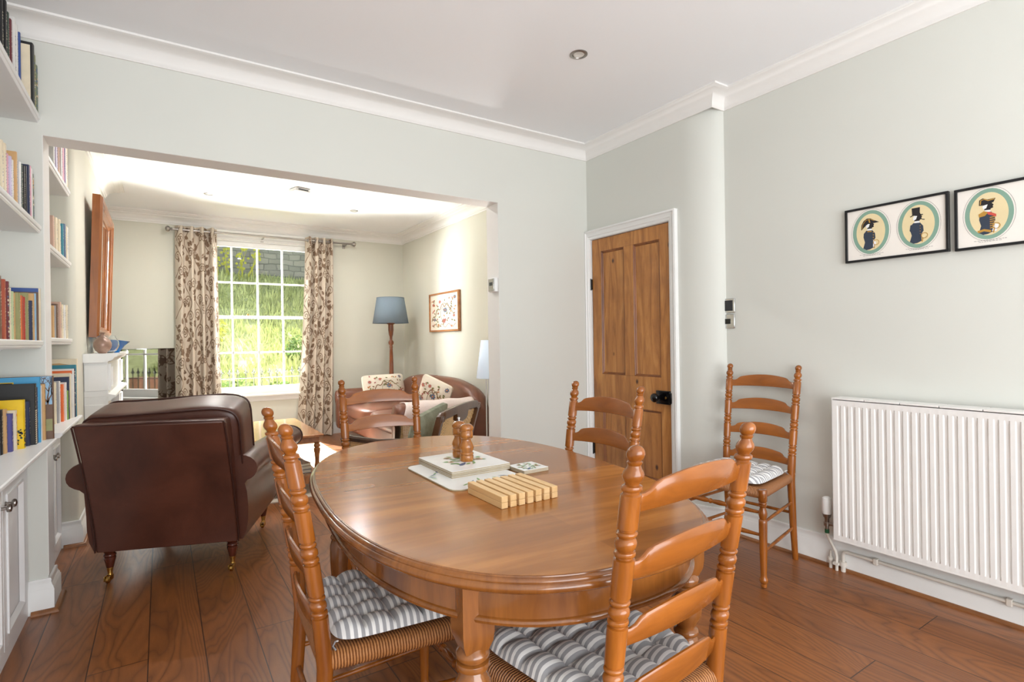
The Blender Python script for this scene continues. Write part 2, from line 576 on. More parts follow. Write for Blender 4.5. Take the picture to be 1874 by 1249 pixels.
# right wall with the rounded corner at the jog
curve = [(XR - 0.115 * cos(radians(a)), 2.285 - 0.221 * sin(radians(a))) for a in range(90, -1, -6)]
m = MB()
outer = [(XR, YBK)] + curve + [(XD, 2.385)] + [(XR + 0.14, 2.385), (XR + 0.14, YBK)]
m.prism(outer, lambda a, b, d: (a, b, d), 0, ZC)
m.box(XD, XR + 0.14, 2.385, 3.19, 1.975, ZC)
m.box(XD, XR + 0.14, 3.19, YP, 0, ZC)
struct(m, 'wall_right', M_sage, smooth=30)
m = MB()
m.box(-0.87, XN, YP, YQ, 0, ZC)
m.box(XO, XR + 0.14, YP, YQ, 0, ZC)
m.box(XN, XO, YP, YQ, ZO, ZC)
struct(m, 'wall_middle', M_sage)
m = MB().box(XB, XB + 0.14, YQ, YW, 0, ZC)
struct(m, 'wall_living_right', M_sage_back)
WX0, WX1, WZ0, WZ1 = 0.40, 1.64, 0.50, 2.49
m = MB()
m.box(XL, WX0, YW, YW + 0.16, 0, ZC); m.box(WX1, XB + 0.14, YW, YW + 0.16, 0, ZC)
m.box(WX0, WX1, YW, YW + 0.16, 0, WZ0); m.box(WX0, WX1, YW, YW + 0.16, WZ1, ZC)
struct(m, 'wall_window', M_sage_back)
# unseen rear wall with an assumed wide opening, added for the fill lamp
m = MB()
m.box(-0.87, -0.65, YBK - 0.14, YBK, 0, ZC); m.box(2.45, XR + 0.14, YBK - 0.14, YBK, 0, ZC); m.box(-0.65, 2.45, YBK - 0.14, YBK, 2.35, ZC)
struct(m, 'wall_rear_assumed', M_sage)
# white painted lining of the opening
m = MB().box(XN, XN + 0.002, YP + 0.002, YQ - 0.002, 0.16, ZO - 0.002).box(XO - 0.002, XO, YP + 0.002, YQ - 0.002, 0.16, ZO - 0.002).box(XN, XO, YP + 0.002, YQ - 0.002, ZO - 0.002, ZO)
struct(m, 'trim_8', M_cornice)
# chimney breast
YC0, YC1, XC = 4.17, 6.25, -0.43
m = MB()
arc = [(XC - 0.05 + 0.05 * sin(radians(a)), YC0 + 0.05 - 0.05 * cos(radians(a))) for a in range(0, 91, 10)]
m.prism([(XL, YC0)] + arc + [(XC, YC1), (XL, YC1)], lambda a, b, d: (a, b, d), 0, ZC)
struct(m, 'wall_chimney', M_sage_back, smooth=30)

# cornices
def cove(drop, proj, zc):
    p = [(0, zc), (0, zc - drop), (0.008, zc - drop), (0.010, zc - drop + 0.006)]
    for k in range(0, 9):
        a = radians(90 * k / 8)
        p.append((0.012 + (proj - 0.024) * (1 - cos(a)), zc - drop + 0.008 + (drop - 0.022) * sin(a)))
    p += [(proj - 0.010, zc - 0.012), (proj, zc - 0.010), (proj, zc)]
    return p
def stepped(zc):
    return [(0, zc), (0, zc - 0.115), (0.012, zc - 0.115), (0.014, zc - 0.10), (0.022, zc - 0.098), (0.026, zc - 0.08), (0.045, zc - 0.055), (0.075, zc - 0.04), (0.082, zc - 0.038), (0.084, zc - 0.028), (0.12, zc - 0.022), (0.126, zc - 0.012), (0.15, zc - 0.01), (0.152, zc)]
m = MB().sweep([(XL, YBK), (XL, YP), (XD, YP), (XD, YJ), (XR, YJ), (XR, YBK)], cove(0.097, 0.10, ZC), side=-1)
struct(m, 'trim_1', M_cornice, smooth=50)
m = MB().sweep([(XL, YQ), (XL, YC0), (XC, YC0), (XC, YC1), (XL, YC1), (XL, YW), (XB, YW), (XB, YQ)], stepped(ZC), side=-1, closed=True)
struct(m, 'trim_2', M_cornice, smooth=50)
# skirting boards
def skirt(h=0.15, t=0.022):
    return [(0, 0), (t, 0), (t, h - 0.045), (t - 0.003, h - 0.042), (t - 0.004, h - 0.034), (t - 0.008, h - 0.028), (t - 0.012, h - 0.014), (t - 0.010, h - 0.008), (t - 0.013, h), (0, h)]
def bead(o=0.022, r=0.014):
    return [(o, 0)] + [(o + r * cos(radians(a)), r * sin(radians(a))) for a in range(0, 91, 18)]
pr = [(XD, 2.325)] + [p for p in reversed(curve)] + [(XR, YBK)]
pr = [(XD, 2.325)] + [(x, y) for x, y in curve[::-1] if y < 2.3][::-1][::-1]
pr = [(XD, 2.325), (XD, 2.29)] + [(XR - 0.115 * cos(radians(a)), 2.285 - 0.221 * sin(radians(a))) for a in range(6, 85, 6)] + [(XR - 0.004, 2.066)]
struct(MB().sweep(pr, skirt(), side=-1), 'baseboard_door', M_gloss, smooth=50)
struct(MB().sweep([(XR, 2.05), (XR, YBK)], skirt(), side=-1), 'baseboard_right', M_gloss, smooth=50)
struct(MB().sweep([(XR, 2.02), (XR, YBK)], bead(), side=-1), 'trim_3', M_bead, smooth=50)
struct(MB().sweep([(-0.515, YP), (XN, YP), (XN, YQ), (-0.515, YQ)], skirt(), side=-1), 'baseboard_pier', M_gloss, smooth=50)
struct(MB().sweep([(-0.50, YP), (XN, YP), (XN, YQ), (-0.50, YQ)], bead(0.022, 0.018), side=-1), 'trim_4', M_bead, smooth=50)
struct(MB().sweep([(XL, YC0), (XC, YC0), (XC, 4.48)], skirt(), side=-1), 'baseboard_chimney', M_gloss, smooth=50)
struct(MB().sweep([(-0.50, YC0), (XC, YC0), (XC, 4.48)], bead(0.022, 0.018), side=-1), 'trim_5', M_bead, smooth=50)
struct(MB().sweep([(XL, YC1 + 0.1), (XL, YW), (XB, YW), (XB, YQ), (XO, YQ), (XO, YP), (XD, YP), (XD, 3.2)], skirt(), side=-1), 'baseboard_living', M_gloss, smooth=50)

# panelled pine door in its architrave
M_pine_d = wood('dark_pine_moulding', rgb(92, 48, 20), rgb(160, 98, 48), 0.35, 2, 12)  # mouldings round the panels set darker than the rest of the door
door = thing('door', 'stripped pine four-panel door with black rim lock in the right wall', 'door', (XD, 2.40, 0))
door.name = 'door_1'; door['kind'] = 'structure'
DW, DH = 0.775, 1.962
m = MB()
th = 0.040; x0 = 0.012
def dpart(mb, y0, y1, z0, z1, xa=x0, xb=x0 + th): mb.box(xa, xb, y0, y1, z0, z1)
st = 0.098
yl = [0.004, st, DW / 2 - 0.045, DW / 2 + 0.045, DW - st, DW - 0.004]
dpart(m, yl[0], yl[1], 0.006, DH); dpart(m, yl[4], yl[5], 0.006, DH)
for z0, z1 in ((0.006, 0.22), (0.70, 0.93), (1.865, DH)): dpart(m, yl[1], yl[4], z0, z1)
for z0, z1 in ((0.22, 0.70), (0.93, 1.865)): dpart(m, yl[2], yl[3], z0, z1)
m.build('door_frame', M_pine, door, bevel=0.002)
for ya, yb in ((yl[1], yl[2]), (yl[3], yl[4])):
    for z0, z1 in ((0.22, 0.70), (0.93, 1.865)):
        p = MB(); dpart(p, ya, yb, z0, z1, x0 + 0.014, x0 + 0.028)
        po = p.build('door_panel', M_pine, door)
        q = MB()
        w = 0.016
        prof = [(0, x0 + 0.014), (0, x0 + 0.002), (0.005, x0 + 0.001), (w * 0.5, x0 + 0.006), (w * 0.8, x0 + 0.008), (w, x0 + 0.014)]
        P = [(ya, z0), (yb, z0), (yb, z1), (ya, z1)]
        R = []
        for k in range(5):
            cyy, cz = P[k % 4]
            sy = 1 if cyy == ya else -1; sz = 1 if cz == z0 else -1
            R.append([(xx, cyy + sy * d, cz + sz * d) for d, xx in prof])
        q.rings(R, closed=False, cap=False)
        q.build('panel_moulding', M_pine_d, po, smooth=30)
# rim lock, knob, hinges
m = MB().box(-0.012, x0, 0.008, 0.125, 0.755, 0.845)
m.box(-0.020, 0.0, -0.012, 0.008, 0.765, 0.835)
lk = m.build('rim_lock', M_blackgloss, door, bevel=0.003)
def xl(prof, c, n=20):
    """lathe pointing towards -x"""
    mb = MB().at(T(c) @ RY(radians(-90)))
    return mb.lathe(prof, n=n)
xl([(0, 0.024), (0.006, 0.024), (0.008, 0.010), (0.03, 0.010), (0.034, 0.022), (0.045, 0.030), (0.058, 0.030), (0.068, 0.022), (0.072, 0.0)], (-0.010, 0.093, 0.80)).build('door_knob', M_blackgloss, door, smooth=60)
xl([(0, 0.009), (0.004, 0.009), (0.005, 0.0)], (-0.012, 0.04, 0.80), 10).build('keyhole_plate', M_brass, door)
for z in (1.62, 0.35):
    MB().box(0.0, 0.016, DW - 0.006, DW + 0.012, z - 0.04, z + 0.04).lathe([(-0.045, 0.006), (0.045, 0.006)], (0.0, DW + 0.004, z), 8).build('hinge', M_black, door)
# frame lining and architrave
m = MB()
fy0, fy1 = 2.385, 3.19
def arch_prof(w=0.066):
    return [(0, 0), (w, 0), (w, -0.030), (w - 0.012, -0.032), (w - 0.018, -0.024), (w - 0.03, -0.020), (w - 0.044, -0.020), (w - 0.05, -0.014), (0.006, -0.012), (0, -0.008)]
def arch(pts, outs):
    R = []
    for (y, z), (oy, oz) in zip(pts, outs):
        R.append([(XD + d, y + oy * w, z + oz * w) for w, d in arch_prof()])
    return R
yl_, yr_ = 2.40, 3.178
pts = [(yl_, 0.0), (yl_, 1.967), (yr_, 1.967), (yr_, 0.0)]
R = arch(pts, [(-1, 0), (-1, 1), (0.5, 1), (0.5, 0)])
m.rings(R, cap=True)
struct(m, 'trim_6', M_gloss, smooth=30, bevel=0.0)
m = MB().box(XD + 0.001, XD + 0.13, 2.386, 2.399, 0, 1.974).box(XD + 0.001, XD + 0.13, 3.179, 3.189, 0, 1.974).box(XD + 0.001, XD + 0.13, 2.399, 3.179, 1.965, 1.974).box(XD + 0.055, XD + 0.07, 2.399, 3.179, 0, 1.965)
struct(m, 'trim_7', M_gloss)

# sash window
win = thing('window', 'white sash window with sixteen panes between the patterned curtains', 'window', (0, YW, 0))
win.name = 'window_1'; win['kind'] = 'structure'
gx = [0.446, 0.733, 1.019, 1.307, 1.594]
gz = [0.671, 1.092, 1.528, 1.95, 2.386]
m = MB()
m.box(WX0, 0.43, 0.02, 0.15, WZ0, WZ1).box(1.61, WX1, 0.02, 0.15, WZ0, WZ1).box(0.43, 1.61, 0.02, 0.15, 2.455, WZ1).box(0.43, 1.61, 0.02, 0.15, WZ0, 0.57)
m.build('window_frame', M_gloss, win, bevel=0.002)
def sash(name, z0, z1, y0, y1, zs, rails):
    mb = MB()
    mb.box(0.43, gx[0], y0, y1, z0, z1).box(gx[4], 1.61, y0, y1, z0, z1)
    mb.box(gx[0], gx[4], y0, y1, z0, rails[0]).box(gx[0], gx[4], y0, y1, rails[1], z1)
    for x in gx[1:4]: mb.box(x - 0.010, x + 0.010, y0 + 0.006, y1 - 0.004, rails[0], rails[1])
    for z in zs: mb.box(gx[0], gx[4], y0 + 0.006, y1 - 0.004, z - 0.010, z + 0.010)
    so = mb.build(name, M_gloss, win, bevel=0.003)
    g = MB().box(gx[0], gx[4], (y0 + y1) / 2 - 0.001, (y0 + y1) / 2 + 0.001, rails[0], rails[1])
    g.build('window_pane', M_glass, so, smooth=0)
def mk_glass():
    t = NT('clear_glass')
    tr = t.n('ShaderNodeBsdfTransparent'); tr.inputs[0].default_value = (0.96, 0.98, 0.97, 1)
    gl = t.n('ShaderNodeBsdfGlossy'); gl.inputs['Roughness'].default_value = 0.02
    mx = t.n('ShaderNodeMixShader'); fr = t.n('ShaderNodeFresnel'); fr.inputs[0].default_value = 1.18
    t.l(fr.outputs[0], mx.inputs[0]); t.l(tr.outputs[0], mx.inputs[1]); t.l(gl.outputs[0], mx.inputs[2])
    t.l(mx.outputs[0], t.t.nodes['Material Output'].inputs['Surface'])
    return t.m
M_glass = mk_glass()
sash('lower_sash', 0.57, 1.545, 0.055, 0.09, [gz[1]], (gz[0], gz[2] - 0.014))
sash('upper_sash', 1.512, 2.455, 0.095, 0.13, [gz[3]], (gz[2] + 0.014, gz[4]))
m = MB().lathe([(0, 0.018), (0.006, 0.018), (0.010, 0.008), (0.02, 0.012), (0.024, 0)], (0.9, 0.075, 1.545), 12)
m.build('sash_catch', M_brass, win)
for x in (0.47, 1.57):
    MB().lathe([(0, 0.009), (0.012, 0.009), (0.014, 0)], (x, 0.07, 1.545), 10).build('sash_stop', M_gloss, win)
m = MB().box(0.37, 1.67, -0.075, 0.02, 0.555, 0.580).box(0.38, 1.66, -0.012, 0.0, 0.49, 0.555)
m.build('window_sill', M_gloss, win, bevel=0.006)
# architrave round the window
m = MB().box(0.34, 0.41, -0.014, 0.0, 0.58, 2.53).box(1.63, 1.70, -0.014, 0.0, 0.58, 2.53).box(0.34, 1.70, -0.014, 0.0, 2.46, 2.56).box(0.33, 1.71, -0.026, 0.0, 2.535, 2.565)
m.build('window_architrave', M_gloss, win, bevel=0.004)

# ---------------------------------------------------------------- ceiling fittings
def spot(name, x, y, label, grp):
    t = thing(name, label, 'ceiling light', (x, y, ZC), 0, grp)
    MB().lathe([(0, 0.046), (-0.004, 0.046), (-0.007, 0.040), (-0.007, 0.034), (-0.002, 0.030), (0.0, 0.030)], n=28).build('bezel', M_steel, t, smooth=50)
    MB().lathe([(-0.001, 0.030), (-0.004, 0.028), (-0.0045, 0.020), (-0.003, 0.018), (-0.003, 0.0)], n=24).build('bulb', M_bulb, t, smooth=40)
    return t
M_bulb = plain('frosted_bulb', rgb(225, 222, 215), 0.15, 0.0)
spot('ceiling_spotlight', 1.844, 2.155, 'round steel recessed spotlight in the dining room ceiling', 'recessed ceiling spotlights')
SPOTS = [(0.412, 6.077), (1.844, 6.063), (0.412, 4.35), (1.15, 4.35)]
for _x, _y in SPOTS:
    lamp('far_room_spot_fill', 'AREA', 11.5, (_x, _y, ZC - 0.006), (0, 0, -1), (1.0, 0.98, 0.95), shape='DISK', size=0.05)  # fill lamps under the two visible spotlights and two added, unseen ones
spot('ceiling_spotlight', 0.412, 6.077, 'left of the two recessed spotlights in the far room ceiling', 'recessed ceiling spotlights')
spot('ceiling_spotlight', 0.412, 4.35, 'added unseen recessed spotlight nearer the opening, left side of the far room ceiling', 'recessed ceiling spotlights')  # this fitting and the next are added, hidden by the opening header
spot('ceiling_spotlight', 1.15, 4.35, 'added unseen recessed spotlight nearer the opening, middle of the far room ceiling', 'recessed ceiling spotlights')
spot('ceiling_spotlight', 1.844, 6.063, 'right of the two recessed spotlights in the far room ceiling', 'recessed ceiling spotlights')
t = thing('smoke_alarm', 'white square smoke alarm on the far room ceiling', 'smoke alarm', (1.139, 5.479, ZC))
MB().at(RZ(0.3)).box(-0.075, 0.075, -0.075, 0.075, -0.035, 0).build('alarm_case', M_gloss, t, bevel=0.012, seg=3)
MB().at(RZ(0.3)).box(-0.05, 0.05, -0.0765, -0.0745, -0.024, -0.014).build('alarm_vent', M_dark, t)

# ---------------------------------------------------------------- switches
def plate(name, label, y, z, kind):
    t = thing(name, label, 'wall panel', (XR, y, z))
    MB().box(-0.010, 0, -0.047, 0.047, -0.044, 0.044).build('plate', M_chrome, t, bevel=0.003)
    if kind == 0:
        MB().box(-0.013, -0.0101, -0.034, 0.034, -0.032, 0.032).build('screen', M_dark, t, bevel=0.001)
    else:
        MB().box(-0.013, -0.0101, -0.020, 0.020, -0.016, 0.016).build('rocker', M_blackgloss, t, bevel=0.001)
plate('heating_control', 'square chrome-edged control with dark screen, upper of two on right wall', 2.048, 1.389, 0)
plate('light_switch', 'square polished chrome switch plate, lower of two on right wall', 2.050, 1.293, 1)
t = thing('thermostat', 'small white thermostat with silver face on the opening jamb', 'thermostat', (XO, 3.27, 1.59))
MB().box(-0.028, 0, -0.042, 0.042, -0.05, 0.05).build('thermostat_case', M_gloss, t, bevel=0.006)
MB().box(-0.034, -0.028, -0.036, 0.036, -0.044, 0.044).build('thermostat_face', M_chrome, t, bevel=0.002)
MB().box(-0.0352, -0.0341, -0.02, 0.02, -0.006, 0.018).build('display', M_dark, t)

# ---------------------------------------------------------------- radiator
rad = thing('radiator', 'white ribbed double panel radiator under the framed prints', 'radiator', (XR, 1.39, 0))
RL, RZ0, RZ1 = 1.60, 0.178, 0.888
m = MB()
xf = -0.118
# ribbed front panel: profile along -y
prof = [(0.0, 0.0)]
y = 0.024
while y < RL - 0.03:
    prof += [(y, 0.0), (y + 0.004, 0.007), (y + 0.0145, 0.007), (y + 0.0185, 0.0)]
    y += 0.0333
prof.append((RL, 0.0))
def radrow(z, k): return [(xf + d * k, -yy, z) for yy, d in prof]
m.rings([radrow(RZ0, 0), radrow(RZ0 + 0.028, 0), radrow(RZ0 + 0.045, 1), radrow(RZ1 - 0.055, 1), radrow(RZ1 - 0.038, 0), radrow(RZ1 - 0.012, 0)], closed=False, cap=False)
m.build('front_panel', M_enamel, rad, smooth=30, fix=False)
MB().box(xf + 0.010, xf + 0.014, -RL, 0, RZ0, RZ1 - 0.012).box(-0.045, -0.030, -RL + 0.01, -0.01, RZ0, RZ1 - 0.02).build('rear_panel', M_enamel, rad)
MB().box(xf, -0.024, -0.002, 0.002, RZ0, RZ1).build('side_panel', M_enamel, rad, bevel=0.001)
MB().box(xf, -0.024, -RL - 0.002, -RL + 0.002, RZ0, RZ1).build('side_panel', M_enamel, rad, bevel=0.001)
m = MB()
y = 0.0
while y < RL - 0.01:
    y2 = min(y + 0.148, RL)
    m.box(xf - 0.001, -0.022, -y2 + 0.003, -y - 0.001, RZ1 - 0.008, RZ1)
    y += 0.148
m.box(xf + 0.01, -0.03, -RL, 0, RZ1 - 0.02, RZ1 - 0.012)
for k in range(11):
    m.box(xf + 0.02, -0.045, -0.02 - k * 0.148 - 0.126, -0.02 - k * 0.148 - 0.120, RZ1 - 0.0079, RZ1 + 0.0006) if False else None
m.build('top_grille', M_enamel, rad, bevel=0.001)
MB().box(xf - 0.0006, xf + 0.0, -RL, 0.001, RZ0, RZ0 + 0.006).build('bottom_seam', M_enamel, rad)
for yy in (-0.25, -1.35):
    MB().box(-0.045, 0.0, yy - 0.015, yy + 0.015, 0.35, 0.70).build('wall_bracket', M_enamel, rad)
M_pipe_w = plain('painted_pipe', rgb(226, 220, 210), 0.4)
M_greenp = plain('green_tape', rgb(20, 90, 52), 0.5)
vt = thing('radiator_valve', 'white thermostatic valve with grey collar at the radiator corner', 'radiator valve', (XR - 0.072, 1.445, 0))
MB().lathe([(0.285, 0.020), (0.30, 0.023), (0.345, 0.0225), (0.365, 0.020), (0.372, 0.012), (0.374, 0)], n=18).build('valve_head', M_gloss, vt, smooth=40)
MB().lathe([(0.205, 0.009), (0.222, 0.009), (0.224, 0.016), (0.24, 0.016), (0.242, 0.011), (0.262, 0.012), (0.27, 0.018), (0.285, 0.021)], n=14).tube([(0, 0, 0.235), (0, -0.056, 0.235)], 0.009).build('valve_body', M_steel, vt, smooth=40)
MB().lathe([(0.186, 0.0105), (0.206, 0.0105)], n=12).build('green_collar', M_greenp, vt)
MB().tube([(0, 0, 0.19), (0.0, -0.004, 0.17), (0.018, -0.03, 0.10), (0.022, -0.034, 0.075), (0.022, -0.034, 0.0)], 0.0075).box(0.008, 0.05, -0.047, -0.021, 0.030, 0.042).build('drop_pipe', M_pipe_w, vt, smooth=50)
pp = thing('heating_pipe', 'cream painted pipe clipped along the skirting below the radiator', 'pipe', (XR - 0.038, 1.385, 0))
MB().tube([(0, 0, 0.0), (0, 0, 0.085), (0, -0.006, 0.098), (0, -0.02, 0.103), (0, -1.7, 0.098)], 0.0085).lathe([(0.0, 0.011), (0.028, 0.011)], n=12).lathe([(0.028, 0.017), (0.05, 0.017)], n=12).build('pipe', M_pipe_w, pp, smooth=50)
for yy in (-0.15, -0.64, -1.3):
    MB().box(-0.011, 0.016, yy - 0.010, yy + 0.010, 0.085, 0.115).build('pipe_clip', M_pipe_w, pp, bevel=0.003)
t = thing('pipe_collar', 'white pipe collar on the floor beside the radiator valve pipe', 'pipe collar', (XR - 0.05, 1.43, 0))
MB().lathe([(0.0, 0.008), (0.04, 0.008), (0.041, 0.013), (0.055, 0.013), (0.056, 0.006), (0.09, 0.0055)], (0.012, 0.016, 0), 12).build('collar', M_pipe_w, t, smooth=40)

# ---------------------------------------------------------------- framed silhouettes
M_ppaper = plain('print_paper', rgb(240, 234, 226), 0.8, var=0.01)
M_pgreen = plain('print_green', rgb(132, 166, 148), 0.8)
M_pcream = plain('print_cream', rgb(230, 212, 168), 0.8)
M_pblack = plain('print_black', rgb(38, 34, 36), 0.8)
M_pblue = plain('print_navy', rgb(52, 62, 78), 0.8)
M_pgold = plain('print_gold', rgb(186, 140, 58), 0.8)
M_pred = plain('print_red', rgb(206, 84, 70), 0.8)
M_pwhite = plain('print_white', rgb(236, 236, 236), 0.8)
M_fblack = plain('black_frame', rgb(22, 22, 24), 0.3)
PM = [M_ppaper, M_pgreen, M_pcream, M_pblack, M_pblue, M_pgold, M_pred, M_pwhite]
def officer(mb, cx, cz, kind, fn):
    S = 0.0160
    F = lambda a, b, d: fn(cx + a * S, cz + b * S, d)
    c = 4
    # coat: chest to tails, profile facing right
    coat = [(-1.7, -4.0), (-1.2, -2.2), (-1.6, -0.6), (-1.5, 0.5), (-0.8, 1.3), (0.2, 1.5), (0.9, 1.2), (1.6, 0.2), (1.7, -1.2), (1.1, -2.2), (1.2, -4.0), (0.2, -4.5), (-0.8, -4.6)]
    mb.mat(4).poly(coat, F, 0.0012)
    mb.mat(3).poly([(-0.35, 1.2), (0.6, 1.2), (0.8, 2.0), (1.35, 2.25), (1.2, 2.6), (1.4, 3.0), (1.05, 3.4), (0.9, 4.0), (-0.5, 4.0), (-0.6, 2.4)], F, 0.0013)
    mb.mat(7).poly([(-0.6, 1.3), (0.8, 1.2), (0.7, 1.75), (-0.4, 1.8)], F, 0.0015)
    mb.mat(7).poly([(-0.7, 2.0), (-0.1, 2.3), (0.2, 3.2), (-0.5, 3.4), (-0.9, 2.7)], F, 0.0015)
    if kind == 0:
        hat = [(-2.2, 1.6), (-2.1, 3.2), (-1.5, 4.4), (-0.6, 5.0), (0.4, 4.9), (1.4, 4.2), (2.8, 3.4), (1.4, 3.3), (0.2, 3.5), (-1.0, 2.9)]
        mb.mat(3).poly(hat, F, 0.0016)
        mb.mat(5).stroke([(-1.9, 2.0), (-1.7, 3.4), (-0.9, 4.5), (0.3, 4.7), (1.5, 4.0)], 0.14, F, 0.0018)
        mb.stroke([(0.2, 3.6), (0.0, 4.6)], 0.35, F, 0.0018)
        for k in range(5): mb.disc((1.15, 0.5 - 0.75 * k), 0.16, F, 0.0018, 8)
        mb.mat(5).stroke([(-0.5, 1.0), (0.7, 0.9)], 0.3, F, 0.0017)
        mb.mat(7).poly([(1.1, -1.8), (1.9, -2.6), (1.6, -3.9), (1.0, -3.9)], F, 0.0016)
    elif kind == 1:
        mb.mat(3).poly([(-1.0, 3.5), (-1.1, 5.6), (0.9, 5.6), (0.8, 3.5)], F, 0.0016)
        mb.stroke([(-1.5, 3.2), (-0.8, 3.55), (0.6, 3.55), (1.6, 3.4)], 0.24, F, 0.0017)
        mb.mat(4).poly([(-1.5, 0.8), (-0.3, 1.0), (-0.2, -1.0), (0.9, -2.8), (0.4, -3.2), (-1.0, -1.8), (-1.7, -0.8)], F, 0.0015)
        for k in range(4): mb.mat(5).disc((0.9, 0.3 - 0.75 * k), 0.12, F, 0.0018, 8)
        mb.mat(3).stroke([(1.3, 2.1), (2.0, 1.9)], 0.2, F, 0.0018)
    else:
        mb.mat(3).poly([(-1.6, 3.2), (-1.5, 4.6), (-0.8, 5.0), (0.2, 4.5), (1.8, 4.6), (1.4, 3.6), (0.5, 3.3), (-0.6, 3.1)], F, 0.0016)
        mb.mat(5).stroke([(-1.3, 3.4), (-1.2, 4.5), (-0.5, 4.7), (0.3, 4.2), (1.6, 4.4)], 0.22, F, 0.0018)
        mb.mat(5).poly([(-1.7, 0.9), (-0.6, 1.6), (0.4, 1.2), (-0.4, 0.3), (-1.6, 0.1)], F, 0.0017)
        mb.mat(6).poly([(0.1, 1.3), (0.8, 1.1), (1.9, 0.4), (1.9, -0.3), (1.0, 0.2), (0.2, 0.6)], F, 0.0018)
        for k in range(6): mb.mat(5).stroke([(0.6, -0.3 - 0.55 * k), (1.6, -0.2 - 0.55 * k)], 0.26, F, 0.0018)
        mb.mat(5).stroke([(-1.9, -3.7), (-0.6, -3.4), (0.8, -3.9)], 0.6, F, 0.0017)
        mb.mat(7).poly([(1.0, -3.9), (1.6, -2.0), (2.4, -2.4), (1.9, -4.0)], F, 0.0016)
    ring = [(1.9 + 0.75 * cos(a * pi / 8), -2.6 + 0.75 * sin(a * pi / 8)) for a in range(17)]
    mb.mat(5).stroke(ring, 0.16, F, 0.0019)
    mb.stroke([(1.5, -3.2), (1.3, -4.3)], 0.25, F, 0.0019)
def framed(label, y_left, y_right, z0, z1, ovals):
    t = thing('framed_print', label, 'framed print', (XR, 0, 0), 0, 'black-framed silhouette prints on the right wall')
    w = 0.011
    fr = MB()
    fr.box(-0.022, -0.002, y_right, y_left, z0, z0 + w).box(-0.022, -0.002, y_right, y_left, z1 - w, z1).box(-0.022, -0.002, y_right, y_right + w, z0 + w, z1 - w).box(-0.022, -0.002, y_left - w, y_left, z0 + w, z1 - w)
    fr.build('frame', M_fblack, t, bevel=0.0015)
    b = MB().mat(0).box(-0.014, -0.004, y_right + w, y_left - w, z0 + w, z1 - w)
    # u runs to the viewer's right (towards -y)
    fn = lambda u, v, d: (-0.0142 - d, y_left - u, v)
    for u, v, rx, rz, kind in ovals:
        n = 40
        b.mat(3).stroke([(u + (rx + 0.006) * cos(2 * pi * k / n), v + (rz + 0.006) * sin(2 * pi * k / n)) for k in range(n + 1)], 0.0008, fn, 0.0004)
        b.mat(1).disc((u, v), rx, fn, 0.0004, n, rz)
        b.mat(2).disc((u, v), rx - 0.0165, fn, 0.0008, n, rz - 0.0165)
        officer(b, u - 0.006, v - 0.012, kind, fn)
        for q, ww in ((0.0, 0.1), (-0.006, 0.07)):
            k = 0
            uu = u - ww / 2
            while uu < u + ww / 2:
                L = 0.004 + 0.006 * random.random()
                b.mat(3).stroke([(uu, z0 + w + 0.022 + q), (uu + L, z0 + w + 0.022 + q)], 0.0012, fn, 0.0004)
                uu += L + 0.0025
    b.build('print', PM, t, smooth=0, fix=False)
framed('black-framed pair of silhouettes, left officer in a cocked hat, right in a top hat', 1.362, 0.934, 1.560, 1.826, [(0.115, 1.700, 0.080, 0.106, 0), (0.312, 1.700, 0.080, 0.106, 1)])
framed('black-framed print cut by the photo edge, officer with red and gold uniform', 0.914, 0.486, 1.556, 1.822, [(0.115, 1.698, 0.080, 0.106, 2), (0.312, 1.698, 0.080, 0.106, 0)])
